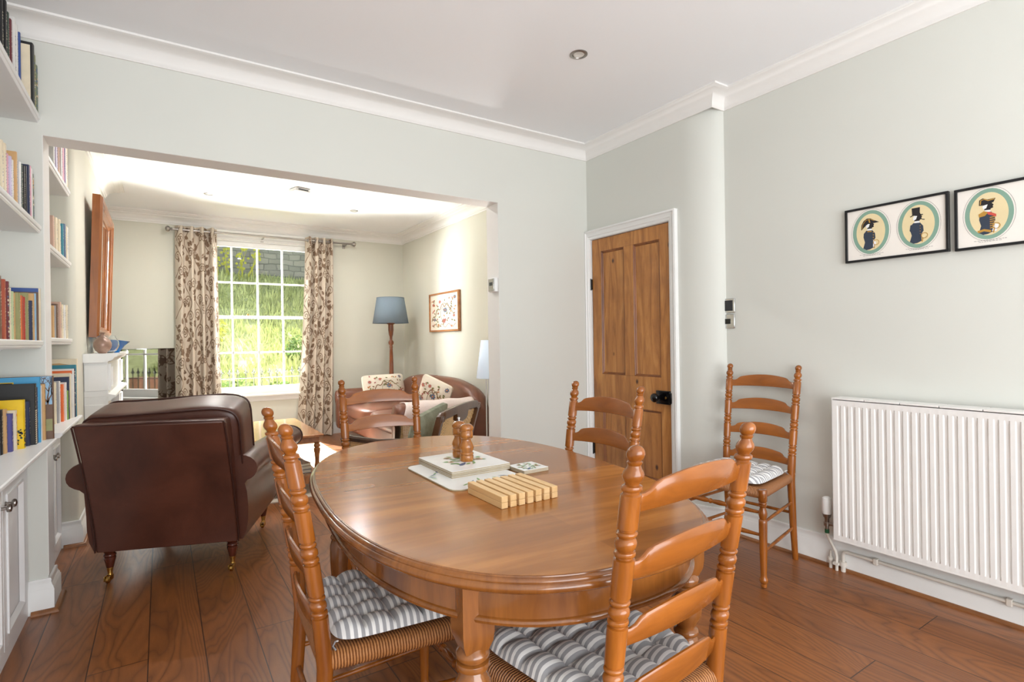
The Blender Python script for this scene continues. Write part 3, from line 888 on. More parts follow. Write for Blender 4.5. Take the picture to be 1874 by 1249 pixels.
# ---------------------------------------------------------------- alcove cabinets and shelves
XCAB = -0.510
def cabinet(name, label, y0, y1, doors, top_front):
    """y1 is the far end; doors: list of (ya, yb, knob_y)"""
    t = thing(name, label, 'cupboard', (XCAB, y1, 0))
    L = y1 - y0
    MB().box(XL - XCAB + 0.002, -0.02, -L + 0.002, -0.002, 0, 0.745).build('carcass', M_cab, t)
    m = MB()
    ys = [-L + 0.002]
    for ya, yb, k in sorted(doors): ys += [ya - y1, yb - y1]
    ys.append(-0.002)
    for k in range(0, len(ys), 2): m.box(-0.02, 0, ys[k], ys[k + 1], 0.0, 0.745)
    for ya, yb, k in doors: m.box(-0.02, 0, ya - y1, yb - y1, 0.69, 0.745).box(-0.02, 0, ya - y1, yb - y1, 0.0, 0.055)
    m.build('face_frame', M_cab, t)
    for ya, yb, ky in doors:
        a, b = ya - y1 + 0.002, yb - y1 - 0.002
        d = MB(); s = 0.052; z0, z1 = 0.058, 0.687
        d.box(-0.016, 0.006, a, a + s, z0, z1).box(-0.016, 0.006, b - s, b, z0, z1).box(-0.016, 0.006, a + s, b - s, z0, z0 + s).box(-0.016, 0.006, a + s, b - s, z1 - s, z1).box(-0.016, -0.005, a + s, b - s, z0 + s, z1 - s)
        P = [(a + s, z0 + s), (b - s, z0 + s), (b - s, z1 - s), (a + s, z1 - s)]
        R = []
        for k in range(5):
            yy, zz = P[k % 4]; sy = 1 if yy == a + s else -1; sz = 1 if zz == z0 + s else -1
            R.append([(x, yy + sy * q, zz + sz * q) for q, x in ((0, -0.004), (-0.004, 0.012), (0.004, 0.013), (0.012, 0.005), (0.018, -0.004))])
        d.rings(R, closed=False, cap=False)
        do = d.build('cupboard_door', M_cab, t, bevel=0.0015)
        kb = MB().at(T((0.006, ky - y1, 0.605)) @ RY(radians(90)))
        kb.lathe([(0, 0.009), (0.003, 0.009), (0.004, 0.006), (0.018, 0.0055), (0.020, 0.013), (0.026, 0.016), (0.032, 0.014), (0.036, 0.0)], n=16).build('knob', M_steel, do, smooth=50)
    top_front -= XCAB
    tp = MB().prism([(-0.002, 0.743), (-0.002, 0.752), (0, 0)][:0] or [(XL - XCAB + 0.002, 0.746), (0.012, 0.746), (0.020, 0.752), (0.030, 0.754), (top_front - 0.02, 0.757), (top_front - 0.008, 0.760), (top_front - 0.004, 0.766), (top_front, 0.770), (top_front, 0.779), (top_front - 0.004, 0.783), (XL - XCAB + 0.002, 0.783)], lambda a, b, d: (a, d, b), -L + 0.002, -0.002)
    tp.build('worktop', M_cab, t, smooth=30)
    return t
cabinet('alcove_cupboard', 'white panelled alcove cupboard with two steel knobs nearest the camera', 0.9, YP, [(2.34, 2.726, 2.69), (2.730, 3.12, 2.77), (1.70, 2.02, 1.98), (2.02, 2.335, 2.06)], -0.405)
cabinet('alcove_cupboard', 'white panelled cupboard in the far alcove behind the armchair', YQ, YC0, [(3.46, 3.78, 3.745), (3.784, 4.11, 3.82)], -0.405)
# skirting in front of the near cupboard's plinth is part of the cupboard line; shelves
def shelf(label, z, y0, y1, xf, cleat_end):
    t = thing('wall_shelf', label, 'shelf', (XL, y1, z), 0, None)
    f = xf - XL
    L = y1 - y0 - 0.003
    m = MB().prism([(0.002, -0.034), (f - 0.010, -0.034), (f - 0.006, -0.028), (f - 0.006, -0.022), (f - 0.002, -0.020), (f, -0.014), (f, -0.004), (f - 0.003, 0), (0.002, 0)], lambda a, b, d: (a, d, b), -L, -0.0015)
    m.build('board', M_cab, t, smooth=30)
    for y, s in ((-0.022, 1), (-L, 1)):
        MB().prism([(0.002, -0.062), (cleat_end, -0.062), (cleat_end + 0.03, -0.0345), (0.002, -0.0345)], lambda a, b, d: (a, d, b), y, y + 0.020).build('cleat', M_cab, t)
    return t
for z, nm in ((2.25, 'topmost'), (1.748, 'middle'), (1.228, 'lowest')):
    shelf('%s white bookshelf in the near alcove by the camera' % nm, z, 0.9, YP, -0.447, 0.26)
for z, nm in ((2.135, 'topmost'), (1.705, 'middle'), (1.245, 'lowest')):
    shelf('%s white bookshelf in the far alcove seen past the opening' % nm, z, YQ, YC0, -0.447, 0.26)

# ---------------------------------------------------------------- books
BC = {'black': (26, 26, 28), 'navy': (34, 44, 78), 'blue': (56, 84, 150), 'sky blue': (70, 158, 206), 'teal': (46, 130, 150), 'white': (232, 230, 226), 'cream': (232, 218, 190),
      'tan': (206, 164, 112), 'brown': (112, 84, 66), 'yellow': (236, 196, 20), 'orange': (232, 110, 48), 'rust': (176, 84, 56), 'red': (180, 44, 40), 'olive': (150, 150, 100),
      'pale green': (190, 204, 160), 'dark green': (44, 66, 56), 'pink': (222, 160, 180), 'grey': (160, 160, 164), 'violet': (78, 76, 140), 'maroon': (110, 44, 52),
      'pinkish tan': (206, 170, 150), 'slate': (94, 112, 140), 'green': (130, 170, 70), 'purple': (104, 64, 120), 'mottled': (120, 132, 112), 'lilac': (206, 196, 222), 'pale blue': (150, 190, 220)}
_bm = {}
def bmat(c):
    if c not in _bm: _bm[c] = plain('book_cover_' + c.replace(' ', '_'), rgb(*BC[c]), 0.45, var=0.06, nscale=20)
    return _bm[c]
ORD = ['first', 'second', 'third', 'fourth', 'fifth', 'sixth', 'seventh', 'eighth', 'ninth', 'tenth', 'eleventh', 'twelfth', 'thirteenth', 'fourteenth', 'fifteenth', 'sixteenth', 'seventeenth']
def glyphs(mb, u0, v0, u1, v1, h, fn, d, vertical=True):
    """rows of small letter-like marks along a spine"""
    v = v1
    while v > v0:
        L = h * random.uniform(0.5, 0.9)
        k = random.random()
        um = (u0 + u1) / 2; w = (u1 - u0) / 2
        if k < 0.4: mb.stroke([(um - w, v), (um + w, v)], h * 0.22, fn, d).stroke([(um - w, v), (um - w, v - L)], h * 0.2, fn, d)
        elif k < 0.7: mb.stroke([(um - w, v), (um + w, v - L * 0.5), (um - w, v - L)], h * 0.22, fn, d)
        elif k < 0.9: mb.stroke([(um - w, v - L * 0.5), (um, v), (um + w, v - L * 0.5), (um, v - L)], h * 0.22, fn, d)
        v -= h * (1.25 if random.random() > 0.15 else 2.2)
def book(t, xf, h, y_far, z, color, label, group, deco=None, depth=None, second=None):
    dp = depth or min(0.30, max(0.13, h * 0.72))
    dp = min(dp, xf - XL - 0.006)
    o_loc = (xf, y_far - t, z)
    m = MB()
    c = 0.0022
    g = 0.004
    m.mat(0)
    m.box(-dp, 0, 0, c, 0.0, h); m.box(-dp, 0, t - c, t, 0.0, h)
    # rounded spine
    n = 6
    prof = [(0.0 + 0.0035 * sin(pi * k / n), t * (0.5 - 0.5 * cos(pi * k / n))) for k in range(n + 1)]
    m.prism([(-c, 0.0004)] + prof + [(-c, t - 0.0004)], lambda a, b, d: (a, b, d), 0.0, h)
    m.mat(1).box(-dp + 0.005, -c, c, t - c, g, h - g)
    fs = lambda u, v, d: (0.0036 + d - 0.0035 * (abs(u / (t / 2)) ** 2 if abs(u) < t / 2 else 1) * 0.9, t / 2 + u, v)
    fc = lambda u, v, d: (-u, -d, v)      # front cover facing the camera
    m2 = 'cream' if color in ('black', 'navy', 'blue', 'red', 'brown', 'dark green', 'maroon', 'violet', 'slate', 'rust', 'orange', 'olive', 'purple', 'teal') else 'slate'
    m.mat(2)
    if deco == 'title' or deco is None:
        if t > 0.019:
            glyphs(m, -t * 0.2, h * 0.25, t * 0.2, h * 0.85, t * 0.34, fs, 0.0006)
        else:
            m.stroke([(-t * .3, h * 0.8), (t * .3, h * 0.8)], 0.003, fs, 0.0006)
    elif deco == 'band':
        m.poly([(-t * .45, h * 0.78), (t * .45, h * 0.78), (t * .45, h * 0.97), (-t * .45, h * 0.97)], fs, 0.0006)
        glyphs(m, -t * 0.2, h * 0.15, t * 0.2, h * 0.7, t * 0.34, fs, 0.0006)
    elif deco == 'mottle':
        for k in range(46):
            u = random.uniform(-t * .42, t * .42); v = random.uniform(0.01, h - 0.01)
            m.mat(random.choice((2, 3, 4))).disc((u, v), random.uniform(0.002, 0.0055), fs, 0.0006, 6)
    elif deco == 'zebra':
        for k in range(16):
            v = 0.006 + k * h * 0.035
            if v > h * 0.55: break
            m.mat(2).stroke([(-t * .42, v), (-t * .1, v + 0.004), (t * .2, v - 0.002), (t * .42, v + 0.003)], 0.006, fs, 0.0006)
        glyphs(m, -t * 0.3, h * 0.6, t * 0.3, h * 0.93, 0.009, fs, 0.0006)
    elif deco == 'yellow':
        for k in range(30):
            m.mat(random.choice((3, 3, 4))).disc((random.uniform(-t * .4, t * .4), random.uniform(0.004, h * 0.40)), random.uniform(0.002, 0.005), fs, 0.0006, 6)
            m.disc((random.uniform(0.004, 0.03), random.uniform(0.01, h * 0.4)), random.uniform(0.002, 0.005), fc, 0.0006, 6)
    elif deco == 'tree':
        # photograph of a bare tree on the front cover
        W = dp
        m.mat(2).poly([(0.001, h * 0.55), (W, h * 0.55), (W, h - 0.001), (0.001, h - 0.001)], fc, 0.0003)
        m.mat(3).poly([(0.001, h * 0.13), (W, h * 0.13), (W, h * 0.30), (0.001, h * 0.32)], fc, 0.0003)
        m.mat(4).poly([(0.001, 0.001), (W, 0.001), (W, h * 0.13), (0.001, h * 0.13)], fc, 0.0003)
        m.mat(4).poly([(0.001, h * 0.32), (W, h * 0.30), (W, h * 0.42), (0.05, h * 0.46), (0.001, h * 0.55)], fc, 0.0004)
        def br(p, a, L, w, k):
            q = (p[0] + L * cos(a), p[1] + L * sin(a))
            if q[0] < 0.002: q = (0.002, q[1])
            q = (q[0], min(q[1], h - 0.003))
            m.mat(4).stroke([p, ((p[0] + q[0]) / 2 + 0.002, (p[1] + q[1]) / 2), q], [w, w * .8, w * .55], fc, 0.0006)
            if k > 0:
                for s in (-0.55, 0.1, 0.6):
                    br(q, a + s * random.uniform(0.7, 1.3), L * 0.72, w * 0.55, k - 1)
        br((0.015, h * 0.34), 1.55, h * 0.24, 0.013, 4)
    elif deco == 'capblue':
        m.mat(2).poly([(0.002, h - 0.03), (dp, h - 0.03), (dp, h - 0.008), (0.002, h - 0.008)], fc, 0.0004)
        m.mat(2).poly([(0.002, h - 0.008), (dp, h - 0.008), (dp, h), (0.002, h)], fc, 0.0003)
    elif deco == 'tag':
        m.mat(2).poly([(dp * .40, h * 0.86), (dp * .95, h * 0.86), (dp * .95, h * 0.93), (dp * .40, h * 0.93)], fc, 0.0004)
        m.mat(3).poly([(dp * .42, h * 0.875), (dp * .93, h * 0.875), (dp * .93, h * 0.918), (dp * .42, h * 0.918)], fc, 0.0007)
    elif deco == 'case':
        m.mat(2).poly([(0.006, 0.004), (dp, 0.004), (dp, h - 0.012), (0.006, h - 0.012)], fc, 0.0004)
        for k in range(9): m.mat(3).stroke([(dp * 0.72, h * 0.82 - k * h * 0.035), (dp * (0.76 + 0.03 * (k % 3)), h * 0.82 - k * h * 0.035)], 0.003, fc, 0.0007)
    elif deco == 'landscape':
        m.mat(2).poly([(0.006, h * 0.70), (dp, h * 0.70), (dp, h * 0.90), (0.08, h * 0.93), (0.006, h * 0.88)], fc, 0.0004)
        for k in range(60): m.mat(3).disc((random.uniform(0.03, dp), random.uniform(h * 0.74, h * 0.88)), random.uniform(0.003, 0.008), fc, 0.0007, 6)
    elif deco == 'redhead':
        m.mat(2).poly([(0.004, h * 0.90), (dp * 0.55, h * 0.90), (dp * 0.55, h * 0.965), (0.004, h * 0.965)], fc, 0.0004)
        m.mat(3).stroke([(dp * 0.62, h * 0.93), (dp * 0.9, h * 0.93)], 0.006, fc, 0.0004)
    elif deco == 'idn':
        # ringed lettering across the top of the cover, read from the viewer's side
        for ch, u0 in (('I', 0.105), ('D', 0.09), ('N', 0.045)):
            s = 0.03; v0 = h * 0.72
            P = {'I': [[(0, 0), (0, 1)]], 'D': [[(0, 0), (0, 1), (0.5, 0.85), (0.6, 0.5), (0.5, 0.15), (0, 0)]], 'N': [[(0, 0), (0, 1), (0.6, 0), (0.6, 1)]]}[ch]
            for st_ in P: m.mat(3).stroke([(u0 - a * s, v0 + b * s) for a, b in st_], 0.006, fc, 0.0007)
        m.mat(3).stroke([(0.098 + 0.042 * cos(a), h * 0.75 + 0.034 * sin(a)) for a in [k * pi / 10 for k in range(2, 14)]], 0.007, fc, 0.0006)
        m.mat(2).stroke([(0.06, h * 0.69), (0.105, h * 0.69)], 0.009, fc, 0.0008)
    sec = {'mottle': ['cream', 'slate', 'tan'], 'zebra': ['cream', 'cream', 'cream'], 'yellow': ['green', 'black', 'dark green'], 'tree': ['pale blue', 'olive', 'brown'],
           'capblue': ['blue', 'blue', 'blue'], 'tag': ['yellow', 'black', 'black'], 'case': ['cream', 'brown', 'brown'], 'landscape': ['tan', 'olive', 'olive'],
           'redhead': ['orange', 'grey', 'grey'], 'idn': ['red', 'black', 'black'], 'band': [second or 'red'] * 3}.get(deco, [m2] * 3)
    o = m.build('book', [bmat(color), M_paper] + [bmat(q) for q in sec], smooth=35)
    o.location = o_loc
    tag(o, label, 'book', group)
    return o
ROWS = {
'L1': ('near alcove cupboard top', 'the middle wall', 0.783, 3.203, [(0.022, -0.415, 0.284), (0.024, -0.441, 0.25), (0.02, -0.45, 0.245), (0.022, -0.456, 0.242), (0.02, -0.448, 0.286), (0.022, -0.455, 0.242), (0.034, -0.455, 0.26), (0.024, -0.472, 0.187), (0.032, -0.482, 0.185), (0.032, -0.478, 0.2), (0.026, -0.498, 0.161), (0.034, -0.505, 0.151), (0.03, -0.517, 0.173), (0.03, -0.524, 0.175), (0.03, -0.527, 0.189), (0.03, -0.532, 0.202)],
  [('brown', 'tree'), ('tan', None), ('white', None), ('white', 'mottle'), ('sky blue', 'tag'), ('navy', None), ('black', 'zebra'), ('navy', 'title'), ('brown', None), ('yellow', 'yellow'), ('cream', 'band', 'orange'), ('violet', None), ('tan', 'band', 'blue'), ('black', None), ('slate', None), ('navy', None)]),
'A3': ('near alcove lowest shelf', 'the middle wall', 1.228, 3.203, [(0.024, -0.456, 0.234), (0.02, -0.46, 0.215), (0.02, -0.465, 0.208), (0.022, -0.468, 0.206), (0.026, -0.471, 0.173), (0.026, -0.48, 0.204), (0.022, -0.487, 0.185), (0.018, -0.489, 0.188), (0.02, -0.491, 0.189), (0.034, -0.491, 0.196), (0.02, -0.502, 0.193), (0.028, -0.503, 0.198), (0.022, -0.506, 0.21), (0.028, -0.507, 0.233), (0.032, -0.512, 0.238), (0.03, -0.519, 0.249), (0.03, -0.525, 0.256)],
  [('cream', 'capblue'), ('brown', None), ('pale blue', 'title'), ('tan', None), ('navy', None), ('olive', None), ('red', None), ('rust', None), ('orange', None), ('olive', 'title'), ('tan', None), ('pale green', None), ('cream', None), ('maroon', 'mottle'), ('rust', None), ('brown', None), ('dark green', None)]),
'A2': ('near alcove middle shelf', 'the middle wall', 1.748, 3.203, [(0.018, -0.474, 0.227), (0.018, -0.475, 0.246), (0.018, -0.477, 0.253), (0.026, -0.478, 0.25), (0.02, -0.484, 0.239), (0.022, -0.487, 0.233), (0.022, -0.491, 0.233), (0.026, -0.492, 0.235), (0.018, -0.496, 0.232), (0.026, -0.496, 0.263), (0.022, -0.504, 0.222), (0.026, -0.505, 0.229), (0.024, -0.511, 0.232), (0.028, -0.512, 0.264), (0.03, -0.516, 0.267), (0.03, -0.521, 0.274)],
  [('mottled', 'mottle'), ('white', None), ('pink', None), ('navy', None), ('black', None), ('black', 'title'), ('dark green', None), ('white', None), ('grey', None), ('tan', 'title'), ('white', 'title'), ('lilac', None), ('pink', None), ('cream', None), ('cream', 'title'), ('white', None)]),
'A1': ('near alcove topmost shelf', 'the middle wall', 2.25, 3.203, [(0.026, -0.455, 0.215), (0.024, -0.458, 0.249), (0.022, -0.46, 0.249), (0.045, -0.454, 0.271), (0.02, -0.492, 0.296), (0.026, -0.497, 0.316), (0.03, -0.499, 0.329), (0.026, -0.506, 0.307), (0.024, -0.51, 0.322), (0.03, -0.512, 0.353), (0.03, -0.518, 0.345)],
  [('mottled', 'mottle'), ('olive', 'mottle'), ('white', None), ('black', 'case'), ('blue', None), ('white', 'title'), ('white', None), ('maroon', None), ('dark green', None), ('black', None), ('black', 'title')]),
'B0': ('far alcove cupboard top', 'the chimney breast', 0.783, 4.150, [(0.03, -0.425, 0.342), (0.028, -0.428, 0.307), (0.03, -0.43, 0.285), (0.03, -0.433, 0.286), (0.03, -0.444, 0.262), (0.03, -0.448, 0.242), (0.026, -0.45, 0.165), (0.035, -0.454, 0.214), (0.045, -0.462, 0.206), (0.03, -0.472, 0.226), (0.03, -0.473, 0.228), (0.035, -0.481, 0.224)],
  [('cream', 'landscape'), ('teal', None), ('navy', 'mottle'), ('white', 'redhead'), ('cream', 'idn'), ('navy', None), ('green', None), ('white', None), ('orange', None), ('white', None), ('grey', None), ('cream', None)]),
'B3': ('far alcove lowest shelf', 'the chimney breast', 1.245, 4.05, [(0.03, -0.456, 0.195), (0.035, -0.463, 0.193), (0.035, -0.469, 0.194), (0.04, -0.473, 0.205), (0.03, -0.483, 0.192), (0.03, -0.488, 0.181), (0.03, -0.491, 0.179)],
  [('cream', None), ('white', None), ('cream', 'title'), ('pinkish tan', None), ('brown', None), ('grey', None), ('tan', None)]),
'B2': ('far alcove middle shelf', 'the chimney breast', 1.705, 4.13, [(0.025, -0.458, 0.2), (0.03, -0.459, 0.201), (0.035, -0.463, 0.209), (0.04, -0.468, 0.202), (0.045, -0.476, 0.217), (0.04, -0.485, 0.219), (0.03, -0.494, 0.222)],
  [('white', None), ('cream', None), ('slate', None), ('teal', None), ('cream', 'band', 'teal'), ('cream', None), ('pinkish tan', None)]),
'B1': ('far alcove topmost shelf', 'the chimney breast', 2.135, 4.13, [(0.03, -0.456, 0.248), (0.03, -0.457, 0.24), (0.035, -0.459, 0.232), (0.035, -0.461, 0.224), (0.035, -0.464, 0.212), (0.035, -0.472, 0.202), (0.04, -0.477, 0.19), (0.03, -0.484, 0.179)],
  [('cream', None), ('white', None), ('purple', None), ('pink', None), ('white', None), ('pinkish tan', None), ('lilac', None), ('white', None)]),
}
SPECIAL = {'tree': 'picture book with bare tree cover', 'tag': 'sky blue book with yellow tag', 'zebra': 'big black book with patterned spine',
           'yellow': 'bright yellow book', 'capblue': 'cream book with blue-topped cover', 'case': 'thick black-edged cream book',
           'landscape': 'tall book with landscape cover', 'redhead': 'white magazine with orange strip', 'idn': 'cream book with bold black lettering'}
for key, (place, wall, z, yf, dims, cols) in ROWS.items():
    y = yf
    for k, ((t, xf, h), cd) in enumerate(zip(dims, cols)):
        col = cd[0]; deco = cd[1]; sec = cd[2] if len(cd) > 2 else None
        size = 'slim' if t < 0.023 else ('thick' if t > 0.031 else 'medium')
        if deco in SPECIAL: nm = SPECIAL[deco]
        elif deco == 'mottle': nm = '%s speckled book' % col
        elif deco == 'band': nm = '%s book with %s top band' % (col, sec)
        else: nm = '%s %s-spined book' % (size, col)
        lab = '%s, %s from %s, %s' % (nm, ORD[k], wall, place)
        book(t - 0.001, xf, h, y, z, col, lab, 'books on the ' + place, deco, None, sec)
        y -= t + 0.0005

# ---------------------------------------------------------------- ladder-back chair
HC = 1.015
def postx(z, s):
    k = max(0.0, (z - 0.44) / (HC - 0.44))
    return s * (0.177 + 0.012 * k)
def posty(z):
    if z > 0.44:
        k = (z - 0.44) / (HC - 0.44); return -0.2 - 0.085 * k ** 1.2
    k = z / 0.44
    return -0.2 - 0.04 * (1 - k) ** 1.5
def post_prof():
    P = [(0.0, 0.0135), (0.01, 0.0145), (0.2, 0.0175), (0.42, 0.0195), (0.545, 0.0195)]
    def cluster(c):
        return [(c - 0.029, 0.0195), (c - 0.027, 0.0150), (c - 0.024, 0.0150), (c - 0.022, 0.0192), (c - 0.018, 0.0200), (c - 0.014, 0.0186), (c - 0.0125, 0.0150), (c - 0.010, 0.0165), (c - 0.004, 0.0198), (c + 0.003, 0.0200), (c + 0.008, 0.0180), (c + 0.0115, 0.0145), (c + 0.013, 0.0148), (c + 0.015, 0.0182), (c + 0.019, 0.0195), (c + 0.022, 0.0185), (c + 0.024, 0.0150), (c + 0.027, 0.0150), (c + 0.029, 0.0190)]
    for c in (0.575, 0.705, 0.835): P += cluster(c)
    P += [(0.925, 0.0188), (0.928, 0.0150), (0.932, 0.0150), (0.934, 0.0185), (0.938, 0.0192), (0.942, 0.0178), (0.944, 0.0125), (0.948, 0.0135), (0.953, 0.0175), (0.960, 0.0195), (0.967, 0.0180), (0.974, 0.0135), (0.979, 0.0115), (0.982, 0.0135), (0.985, 0.0140), (0.987, 0.0115)]
    for k in range(0, 11):
        a = -pi / 2 + 0.75 + (pi - 0.75) * k / 10
        P.append((0.999 + 0.016 * sin(a), max(0.0005, 0.0165 * cos(a))))
    return P
def make_chair(label, arms=False):
    t = thing('ladder_back_chair', label, 'chair', group='ladder-back dining chairs')
    for s in (-1, 1):
        MB().lathe(post_prof(), n=20, axis=lambda z: (postx(z, s), posty(z))).build('back_post', M_chair, t, smooth=50)
    for s in (-1, 1):
        prof = [(0.0, 0.010), (0.002, 0.0135), (0.014, 0.0135), (0.016, 0.011), (0.020, 0.0155), (0.030, 0.0200), (0.038, 0.0190), (0.046, 0.0145), (0.06, 0.0140), (0.18, 0.0175), (0.30, 0.0190), (0.312, 0.0185), (0.316, 0.0140), (0.322, 0.0160), (0.335, 0.0190), (0.345, 0.0195), (0.355, 0.0175), (0.368, 0.0135), (0.374, 0.0135), (0.377, 0.0175), (0.382, 0.0178), (0.385, 0.0145), (0.388, 0.0178), (0.393, 0.0178), (0.396, 0.0150), (0.400, 0.0195), (0.452, 0.0205), (0.455, 0.0185), (0.456, 0.0)]
        MB().lathe(prof, (s * 0.215, 0.195, 0), 18).build('front_leg', M_chair, t, smooth=50)
    # slats
    for zt in (0.923, 0.795, 0.663, 0.53):
        m = MB(); n = 30
        hw = postx(zt, 1) - 0.008
        def sl(i):
            u = -1 + 2 * i / n
            au = abs(u)
            top = zt
            if au < 0.68: top = zt + 0.021 + 0.013 * (1 - (au / 0.68) ** 2)
            elif au < 0.86: top = zt + 0.021 * (0.5 + 0.5 * cos(pi * (au - 0.68) / 0.18))
            bot = zt - 0.036 + 0.006 * (1 - u * u)
            bow = -0.024 * (1 - u * u)
            return u * hw, bow, bot, top
        R = []
        for i in range(n + 1):
            x, bow, b, tp = sl(i)
            th_ = 0.0048
            yb = posty(b) + bow + 0.002; yt = posty(tp) + bow + 0.002
            R.append([(x, yb - th_ * .6, b + 0.002), (x, yb, b), (x, yb + th_ * .6, b + 0.002), (x, yt + th_, tp - 0.004), (x, yt + th_ * .5, tp), (x, yt - th_ * .5, tp), (x, yt - th_, tp - 0.004)])
        m.rings(R).build('back_slat', M_slat, t, smooth=45)
    # rush seat
    m = MB()
    def trap(a, b):      # a, b in -1..1
        hw = 0.188 + (0.232 - 0.188) * (b + 1) / 2
        return a * hw, b * 0.214 - 0.002
    prof = [(0.0, -0.006), (0.3, -0.004), (0.6, 0.0), (0.85, 0.004), (0.92, 0.003), (0.97, -0.004), (1.0, -0.018), (0.995, -0.030), (0.96, -0.040), (0.88, -0.044), (0.5, -0.040), (0.0, -0.036)]
    for sec in range(4):
        nk = 12
        ids = []
        for r, dz in prof:
            row = []
            for k in range(nk + 1):
                q = -1 + 2 * k / nk
                a, b = [(q, 1), (1, -q), (-q, -1), (-1, q)][sec]
                x, y = trap(a * r, b * r)
                row.append((m.pt((x, y, 0.452 + dz)), (x if sec in (0, 2) else y, r)))
            ids.append(row)
        for i in range(len(prof) - 1):
            for k in range(nk):
                A, B, C_, D = ids[i][k], ids[i][k + 1], ids[i + 1][k + 1], ids[i + 1][k]
                m.face((A[0], B[0], C_[0], D[0]), [A[1], B[1], C_[1], D[1]])
    m.build('rush_seat', M_rush, t, smooth=60)
    # stretchers
    def bar(p, q, r, name='stretcher', turned=False):
        mb = MB()
        P = Vector(p); Q = Vector(q)
        if turned:
            ks = [0, .1, .22, .30, .34, .355, .37, .385, .40, .44, .5, .56, .60, .615, .63, .645, .66, .70, .78, .9, 1]
            rr = [.007, .0085, .0115, .0125, .010, .0085, .0125, .0125, .0085, .011, .013, .011, .0085, .0125, .0125, .0085, .010, .0125, .0115, .0085, .007]
            mb.tube([P.lerp(Q, k) for k in ks], rr, 12)
        else:
            mb.tube([P, P.lerp(Q, .5), Q], [r * .85, r, r * .85], 10)
        mb.build(name, M_chair, t, smooth=50)
    for s in (-1, 1):
        for z in (0.30, 0.165):
            bar((s * 0.215, 0.18, z), (postx(z, s), posty(z) + 0.015, z + 0.005), 0.0085, 'side_stretcher')
    bar((-0.200, 0.195, 0.24), (0.200, 0.195, 0.24), 0.01, 'front_stretcher', True)
    bar((-0.200, 0.195, 0.345), (0.200, 0.195, 0.345), 0.01, 'front_stretcher', True)
    bar((-0.165, posty(0.25), 0.25), (0.165, posty(0.25), 0.25), 0.0085, 'rear_stretcher')
    return t
chA = make_chair('ladder-back chair on the left side of the dining table, nearest the armchair')
PL = {
 'A': (0.529, 1.50, -92.9, 1.0),
 'B': (0.849, 0.966, 5.2, 1.0, 'ladder-back chair closest to the camera, its back turned to us at the table end'),
 'C': (0.916, 2.406, 176.5, 1.0, 'ladder-back chair at the far window end of the dining table'),
 'D': (1.251, 1.646, 91.5, 1.0, 'ladder-back chair on the right side of the table in front of the pine door'),
 'E': (2.572, 1.756, 96.9, 1.025, 'ladder-back chair standing alone against the right wall beside the radiator'),
}
chA.location = (PL['A'][0], PL['A'][1], 0); chA.rotation_euler = (0, 0, radians(PL['A'][2]))
for k in 'BCDE':
    x, y, a, s, lb = PL[k]
    dup(chA, (x, y, 0), radians(a), lb, scale=s)

# tufted cushions
def make_cushion(label):
    m = MB(); N = 60
    nb = 4
    def top(u, v):
        hw = 0.178 + 0.022 * v
        # rounded plan corners
        a = (u - 0.5) * 2; b = (v - 0.5) * 2
        q = max(abs(a), abs(b))
        rr = (abs(a) ** 7 + abs(b) ** 7) ** (1 / 7) if q > 0 else 1
        f = q / rr if rr > 0 else 1
        a *= f; b *= f
        x = a * hw; y = b * 0.185
        edge = min(1.0, (1 - q) / 0.10) if q < 1 else 0.0
        e = sqrt(max(0.0, 1 - (1 - edge) ** 2))
        pu = abs(sin(pi * (u * (nb + 1)))) ; pv = abs(sin(pi * (v * (nb + 1))))
        puff = (pu * pv) ** 0.5
        z = 0.012 + e * (0.013 + 0.020 * puff)
        return (x, y, z)
    m.grid(lambda i, j: top(i, j), N, N)
    m.grid(lambda i, j: (top(i, j)[0], top(i, j)[1], 0.012 - 0.010 * (1 - max(abs(i - .5), abs(j - .5)) * 2) ** 0.3 if max(abs(i - .5), abs(j - .5)) < .5 else 0.012), N // 2, N // 2)
    o = thing('seat_cushion', label, 'cushion', group='striped tufted seat cushions')
    m.build('cushion_pad', M_stripe, o, smooth=80)
    for s in (-1, 1):
        MB().tube([(s * 0.165, -0.178, 0.012), (s * 0.176, -0.186, 0.018), (s * 0.168, -0.190, 0.004), (s * 0.18, -0.186, 0.0)], 0.0022, 6).build('tie', M_stripe, o)
    return o
def on_seat(k, dy=0.01):
    x, y, a, s = PL[k][:4]; a = radians(a)
    return (x - dy * sin(a) * s, y + dy * cos(a) * s, 0.4575 * s), a
cu = make_cushion('striped tufted cushion on the rush seat of the left-hand dining chair')
cu.location, ang = on_seat('A'); cu.rotation_euler = (0, 0, ang)
for k, lb in (('B', 'striped tufted cushion on the chair nearest the camera'), ('E', 'striped tufted cushion on the lone chair against the right wall'), ('C', 'striped cushion on the chair at the far end of the table'), ('D', 'striped cushion on the dining chair in front of the pine door')):
    loc, ang = on_seat(k)
    dup(cu, loc, ang, lb)

